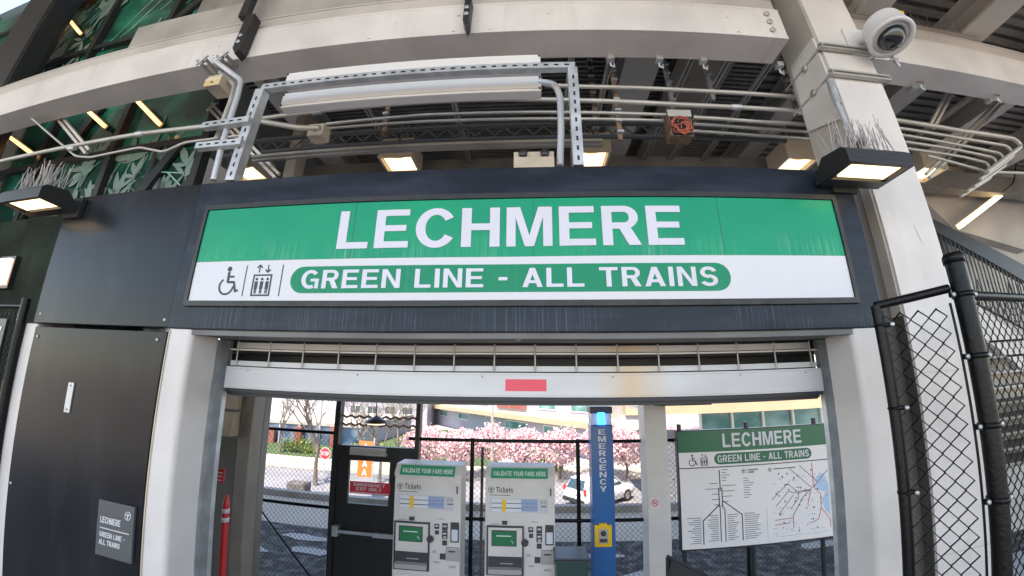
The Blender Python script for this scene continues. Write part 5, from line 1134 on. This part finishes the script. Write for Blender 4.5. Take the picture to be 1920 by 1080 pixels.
# ladder-like white barrier right of the column
o = thing('barrier_frame', (q.x, 9, 0), 'white metal frame stand behind the fence left of the map board', 'frame'); q0, q1 = at(1246, 898, 9), at(1268, 962, 9)
for a in ((q0.x, q0.x+.03, q1.z, q0.z), (q1.x-.03, q1.x, q1.z, q0.z), (q0.x, q1.x, q0.z-.03, q0.z), (q0.x, q1.x, (q0.z+q1.z)/2, (q0.z+q1.z)/2+.03), (q0.x, q1.x, q1.z, q1.z+.03)): mb.box(a[0], a[1], 9, 9.03, a[2], a[3])
build('tube_frame', mb, M['galv'], o); mb = MB(); mb.tube([(q0.x+.01, 9.02, terr(9)), (q0.x+.01, 9.02, q1.z)], .02, 6); mb.tube([(q1.x-.01, 9.02, terr(9)), (q1.x-.01, 9.02, q1.z)], .02, 6); build('foot', mb, M['galv'], o)

# ------------------------------------------------------------------ buildings
def building(lab, x0, x1, y0, y1, z1, wall, wins, glass='dglass', name='building', roof=True):
    o = thing(name, ((x0+x1)/2, y0, -3.6), lab, 'building'); mb = MB(); mb.box(x0, x1, y0, y1, -3.6, z1); build('wall', mb, wall, o)
    mb = MB(); mb.box(x0-.2, x1+.2, y0-.2, y1+.2, z1+.002, z1+.35)
    if roof: build('roof', mb, M['conc'], o)
    for (a, b, c, d) in wins:
        f = MB(); f.box(a-.08, b+.08, y0-.06, y0-.001, c-.08, c); f.box(a-.08, b+.08, y0-.06, y0-.001, d, d+.08); f.box(a-.08, a, y0-.06, y0-.001, c, d); f.box(b, b+.08, y0-.06, y0-.001, c, d)
        f.box((a+b)/2-.03, (a+b)/2+.03, y0-.045, y0-.001, c, d)
        w_ = build('window', f, M['gate'], o); g = MB(); g.box(a, b, y0-.03, y0-.002, c, d); build('pane', g, M[glass], w_)
    return o
def wrect(px0, py0, px1, py1, y): a, b = at(px0, py0, y), at(px1, py1, y); return (min(a.x,b.x), max(a.x,b.x), min(a.z,b.z), max(a.z,b.z))
# white building behind the blossom: its long eave runs towards the camera on the right
wb = thing('building', (-6, 52, -3.6), 'white building with long cream eave behind the cherry trees', 'building')
A0, A1 = Vector((-21, 72, 0)), Vector((5.6, 33.5, 0)); ud = (A1-A0).normalized(); nd = Vector((ud.y, -ud.x, 0)).normalized()
if nd.y > 0: nd = -nd
LW = (A1-A0).length
def wallpt(t_, off, z): return A0+ud*t_-nd*off+Vector((0, 0, z))
def wbox(mb, t0, t1, o0, o1, z0, z1): mb.prism([wallpt(t0, o0, z0), wallpt(t1, o0, z0), wallpt(t1, o0, z1), wallpt(t0, o0, z1)][::-1], -nd*(o1-o0)); return mb
mb = MB(); wbox(mb, 0, LW, 1.5, 9, -3.6, -.62); build('wall', mb, M['facade'], wb)
mb = MB(); wbox(mb, -.5, LW+.5, 0, 9, -.6, -.02); build('eave', mb, M['cream'], wb)
mb = MB(); wbox(mb, 0, LW, 3.5, 9, 0, 9); build('upper_wall', mb, M['facade'], wb)
for f0, f1, z0, z1 in [(.12,.20,-1.8,-1.0),(.30,.38,-1.8,-1.0),(.50,.53,-2.1,-1.0),(.62,.72,-1.9,-1.05),(.80,.90,-1.9,-1.05),(.05,.12,.6,2.4),(.2,.27,.6,2.4),(.36,.43,.6,2.4),(.72,.79,.6,2.4),(.85,.92,.6,2.4)]:
    off = 1.5 if z1 < 0 else 3.5
    f = MB(); wbox(f, f0*LW-.1, f1*LW+.1, off-.06, off-.001, z0-.1, z0); wbox(f, f0*LW-.1, f1*LW+.1, off-.06, off-.001, z1, z1+.1); wbox(f, f0*LW-.1, f0*LW, off-.06, off-.001, z0, z1); wbox(f, f1*LW, f1*LW+.1, off-.06, off-.001, z0, z1); w_ = build('window', f, M['gate'], wb)
    g = MB(); wbox(g, f0*LW, f1*LW, off-.03, off-.002, z0, z1); build('pane', g, M['tglass'], w_)
mb = MB(); wbox(mb, LW*.50, LW*.66, 3.3, 3.49, .3, 5); build('brick_panel', mb, M['brick'], wb)
mb = MB(); wbox(mb, 1, 2, .3, 1.2, -3.6, -.62); build('corner_pillar', mb, M['cream'], wb)
# right: low modern building with cream fascia and teal windows
y = 16; a, b = at(1235, 752, y), at(1600, 745, y)
rb = thing('building', (8, y, 0), 'modern building with cream fascia and teal ribbon windows above the map board', 'building')
zc0 = at(1400, 772, y).z; mb = MB(); mb.box(at(1240, 760, y).x, 24, y, y+.6, zc0, zc0+1.6); build('fascia', mb, M['cream'], rb)
zg0, zg1 = at(1400, 812, y+1.2).z-.4, at(1400, 772, y+1.2).z
xg0 = at(1312, 800, y+1.2).x
mb = MB(); mb.box(xg0, 24, y+1.2, y+1.3, zg0, zg1+.1); build('window', mb, M['tglass'], rb)
mb = MB(); k = 0; stp = at(1372, 800, y+1.2).x-xg0
while xg0+k*stp < 24: mb.box(xg0+k*stp-.05, xg0+k*stp+.05, y+1.05, y+1.19, zg0-.1, zg1+.1); k += 1
build('mullion', mb, M['gate'], rb)
mb = MB(); mb.box(xg0-1.2, 24, y+1.35, y+8, -3.2, zg0); build('wall', mb, M['conc'], rb); mb = MB(); mb.box(xg0-2.1, 24, y-.1, y+8, zc0+1.6, zc0+1.8); build('roof', mb, M['conc'], rb)
mb = MB(); mb.box(xg0-2.0, 24, y+.61, y+8, zg1+.05, zg1+.12); build('soffit', mb, M['girder'], rb)
# grey block with cream top between tower and column
y = 34; a, b = at(1150, 757, y), at(1204, 800, y); mb = MB(); o = thing('building', (a.x, y, -3.6), 'grey corner building with cream block seen between tower and column', 'building')
mb.box(a.x-.6, b.x+2.5, y+1, y+6, -3.6, b.z+3); build('wall', mb, M['conc'], o); a2, b2 = at(1172, 755, y), at(1204, 778, y); mb = MB(); mb.box(a2.x, b2.x+1.5, y, y+.99, b2.z, b2.z+3); build('fascia', mb, M['cream'], o)
mb = MB(); mb.prism([(a.x-.3, y+.2, b.z-.1), (a2.x, y+.2, b2.z), (b2.x+1.5, y+.2, b2.z), (b2.x+1.5, y+.2, b2.z-.7), (a.x+.2, y+.2, b.z-.9)], (0,.79,0)); build('underside', mb, M['girder'], o)
# left far: glassy office
y = 39; a, b = at(440, 800, y), at(640, 870, y)
ob = building('blue glass office building with red brick piers at the far left', a.x-6, b.x+2, y, y+18, at(540, 794, y).z, M['facade'], [], 'blueglass')
mb = MB(); za, zb2 = at(540, 795, y).z, at(540, 860, y).z
mb.box(a.x-6, b.x+2, y-.1, y-.01, zb2, za); build('glazing', mb, M['blueglass'], ob)
mb = MB()
for k in range(9): x = a.x-6+k*(b.x-a.x+8)/9; mb.box(x, x+.18, y-.35, y-.11, -3.6, za)
build('mullion', mb, M['facade'], ob)
mb = MB()
for px in (515, 565, 632): q = at(px, 820, y); mb.box(q.x-.4, q.x+.4, y-.8, y-.36, -3.6, q.z+1.2)
build('brick_pier', mb, M['brick'], ob)
y = 64; building('long pale building behind the trees over the door', at(640, 800, y).x, at(800, 800, y).x, y, y+12, 6.5, M['facade'], [(at(655, 800, y).x+k*3.2, at(655, 800, y).x+1.8+k*3.2, 1.0, 3.0) for k in range(4)]+[(at(655, 800, y).x+k*3.2, at(655, 800, y).x+1.8+k*3.2, -2.2, -.4) for k in range(4)])

bs = thing('bird_spike_strip', (3.6, .3, 6.35), 'row of thin bird spikes on the beam right of the dome camera', 'bird spikes'); rr = random.Random(2); mb = MB()
for k in range(46): x = 3.15+k*.035; mb.tube([(x, .36, 6.34), (x+rr.uniform(-.05,.05), .36+rr.uniform(-.05,.05), 6.34+rr.uniform(.16,.24))], .0028, 4, False)
build('spikes', mb, M['spike'], bs); mb = MB(); mb.box(3.1, 4.8, .33, .39, 6.341, 6.349); build('base_strip', mb, M['spike'], bs)

# scuffs and seams on the steel
mb = MB(); q = at(1722, 438, .199)
mb.prism([(q.x-.02, .1995, q.z+.07), (q.x-.008, .1995, q.z+.05), (q.x+.014, .1995, q.z-.05), (q.x+.02, .1995, q.z-.09), (q.x-.002, .1995, q.z-.03)], (0, -.0008, 0)); build('scuff', mb, M['conduit'], col)
mb = MB()
for z in (3.02, 1.9): mb.box(2.472, 2.938, .1985, .1999, z, z+.004)
build('weld_seam', mb, M['girder'], col)
rr = random.Random(31); mb = MB()
for k in range(26):
    x = rr.uniform(-4, 2); z = rr.choice((zb+.032, zb+.345, zb+.20+rr.uniform(-.1,.1))); mb.box(x, x+rr.uniform(.004, .03), yb-.0012, yb-.0002, z, z+rr.uniform(.003, .012))
build('paint_chips', mb, M['rust'], eb)
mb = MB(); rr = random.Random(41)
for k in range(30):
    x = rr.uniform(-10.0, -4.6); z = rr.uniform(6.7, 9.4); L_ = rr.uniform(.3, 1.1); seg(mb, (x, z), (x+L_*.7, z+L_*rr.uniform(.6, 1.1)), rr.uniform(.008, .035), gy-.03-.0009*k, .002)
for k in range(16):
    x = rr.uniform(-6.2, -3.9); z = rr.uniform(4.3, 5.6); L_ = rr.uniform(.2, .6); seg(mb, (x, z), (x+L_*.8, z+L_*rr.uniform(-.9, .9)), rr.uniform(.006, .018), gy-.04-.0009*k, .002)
build('reflected_rails', mb, mat('teal_pale', (.22,.42,.38), .3, col2=(.05,.16,.13), nscale=(3,3,3)), gw)  # pale slanting strips, reflections put into the colour of the glass wall
mb = MB(); rr = random.Random(51)
for k in range(14):
    x = rr.uniform(-9.5, -4.2); z = rr.uniform(6.8, 9.2) if k % 2 else rr.uniform(4.4, 5.6); L_ = rr.uniform(.3, .9); seg(mb, (x, z), (x+L_*rr.uniform(-.8,.8), z+L_*.8), rr.uniform(.03, .08), gy-.055-.0009*k, .002)
build('dark_struts', mb, M['dark'], gw)

mb = MB(); rr = random.Random(61)
for k in range(60):
    f0, f1 = rr.uniform(.60, .95), rr.uniform(.12, .9); mb.disc((X_(f0), yy-.0001, Z(f1)), (0,-1,0), rr.choice((.008, .012)), .0016, 8)
build('station_dots', mb, M['mapline'], mbd)
for kt in (tm, t2):
    ox = wloc(kt)-wloc(tm); mb = MB(); rr = random.Random(71)
    for (fx, dz, w_, h_) in ((.60, .30, .05, .03), (.62, .42, .08, .02), (.84, .46, .1, .025), (.08, -.02, .12, .012), (.66, -.05, .1, .01), (.875, .02, .05, .01)):
        mb.box(KX(fx)+ox.x, KX(fx)+w_*Wk+ox.x, MY-.0035, MY-.0005, sb1-dz-h_, sb1-dz)
    build('sticker', mb, M['kiosk2'], kt)
mb = MB()
for x in (-1.06, .02, 1.11): mb.box(x, x+.0025, -.0135, -.0121, SZM+.002, SZ1-.004)
build('panel_joint', mb, mat('joint_green', (.004,.12,.07), .4), sg)
mb = MB(); mb.box(-2.05, 1.82, gy0-.0012, gy0-.0003, 2.958, 2.960); mb.box(-2.05, 1.82, gy0-.0012, gy0-.0003, 3.080, 3.082)
for x in (-1.9, -1.1, -.3, .5, 1.3, 1.75): mb.disc((x, gy0-.0002, 3.07), (0,-1,0), .006, .003, 8)
build('seam_rivets', mb, M['bronze'], rg_)

# clamps on the beam's lower edge and struts running back under the deck
for px, py, q in ((1145, 104, 'over the rusty hanger'), (1320, 108, 'between the two slim hangers and the column'), (1237, 107, 'over the rusty junction box'), (1466, 122, 'beside the tall column'), (1742, 176, 'just right of the tall column'), (1885, 200, 'at the far right end')):
    p = at(px, py, .5); p.z = 5.79; o = thing('beam_clamp', p, 'small steel clamp gripping the beam flange '+q, 'clamp', 'clamps along the beam flange')
    mb = MB(); mb.box(p.x-.03, p.x+.03, .50 if p.x < 2.5 else .60, .56 if p.x < 2.5 else .66, 5.75, 5.80); mb.tube([(p.x, .54, 5.74), (p.x, .54, 5.70), (p.x+.03, .54, 5.68), (p.x+.03, .54, 5.72)], .009, 6); build('jaw', mb, M['galv'], o)
    mb = MB(); mb.tube([(p.x-.045, .53, 5.77), (p.x+.045, .53, 5.77)], .008, 6); build('bolt', mb, M['rust'], o)
for x, q in ((.45, 'just behind the frame leg'), (.86, 'behind the rusty hanger'), (1.72, 'left of the tan soffit'), (2.12, 'under the tan soffit'), (2.62, 'behind the tall column'), (3.9, 'right of the tall column'), (5.6, 'above the conduit bundle'), (-.9, 'above the white light boxes'), (-2.0, 'above the slotted frame leg')):
    o = thing('strut_rail', (x, 2, 6.3), 'dull strut channel running back under the deck '+q, 'strut', 'strut channels under the deck')
    mb = MB(); mb.box(x-.03, x-.018, .6, 3.5, 6.28, 6.33); mb.box(x+.018, x+.03, .6, 3.5, 6.28, 6.33); mb.box(x-.018, x+.018, .6, 3.5, 6.322, 6.33); build('channel', mb, M['conduit'], o)
    mb = MB(); mb.tube([(x, .8, 6.33), (x, .8, 6.72)], .008, 6); mb.tube([(x, 2.6, 6.33), (x, 2.6, 6.72)], .008, 6); build('threaded_rod', mb, M['galv'], o)
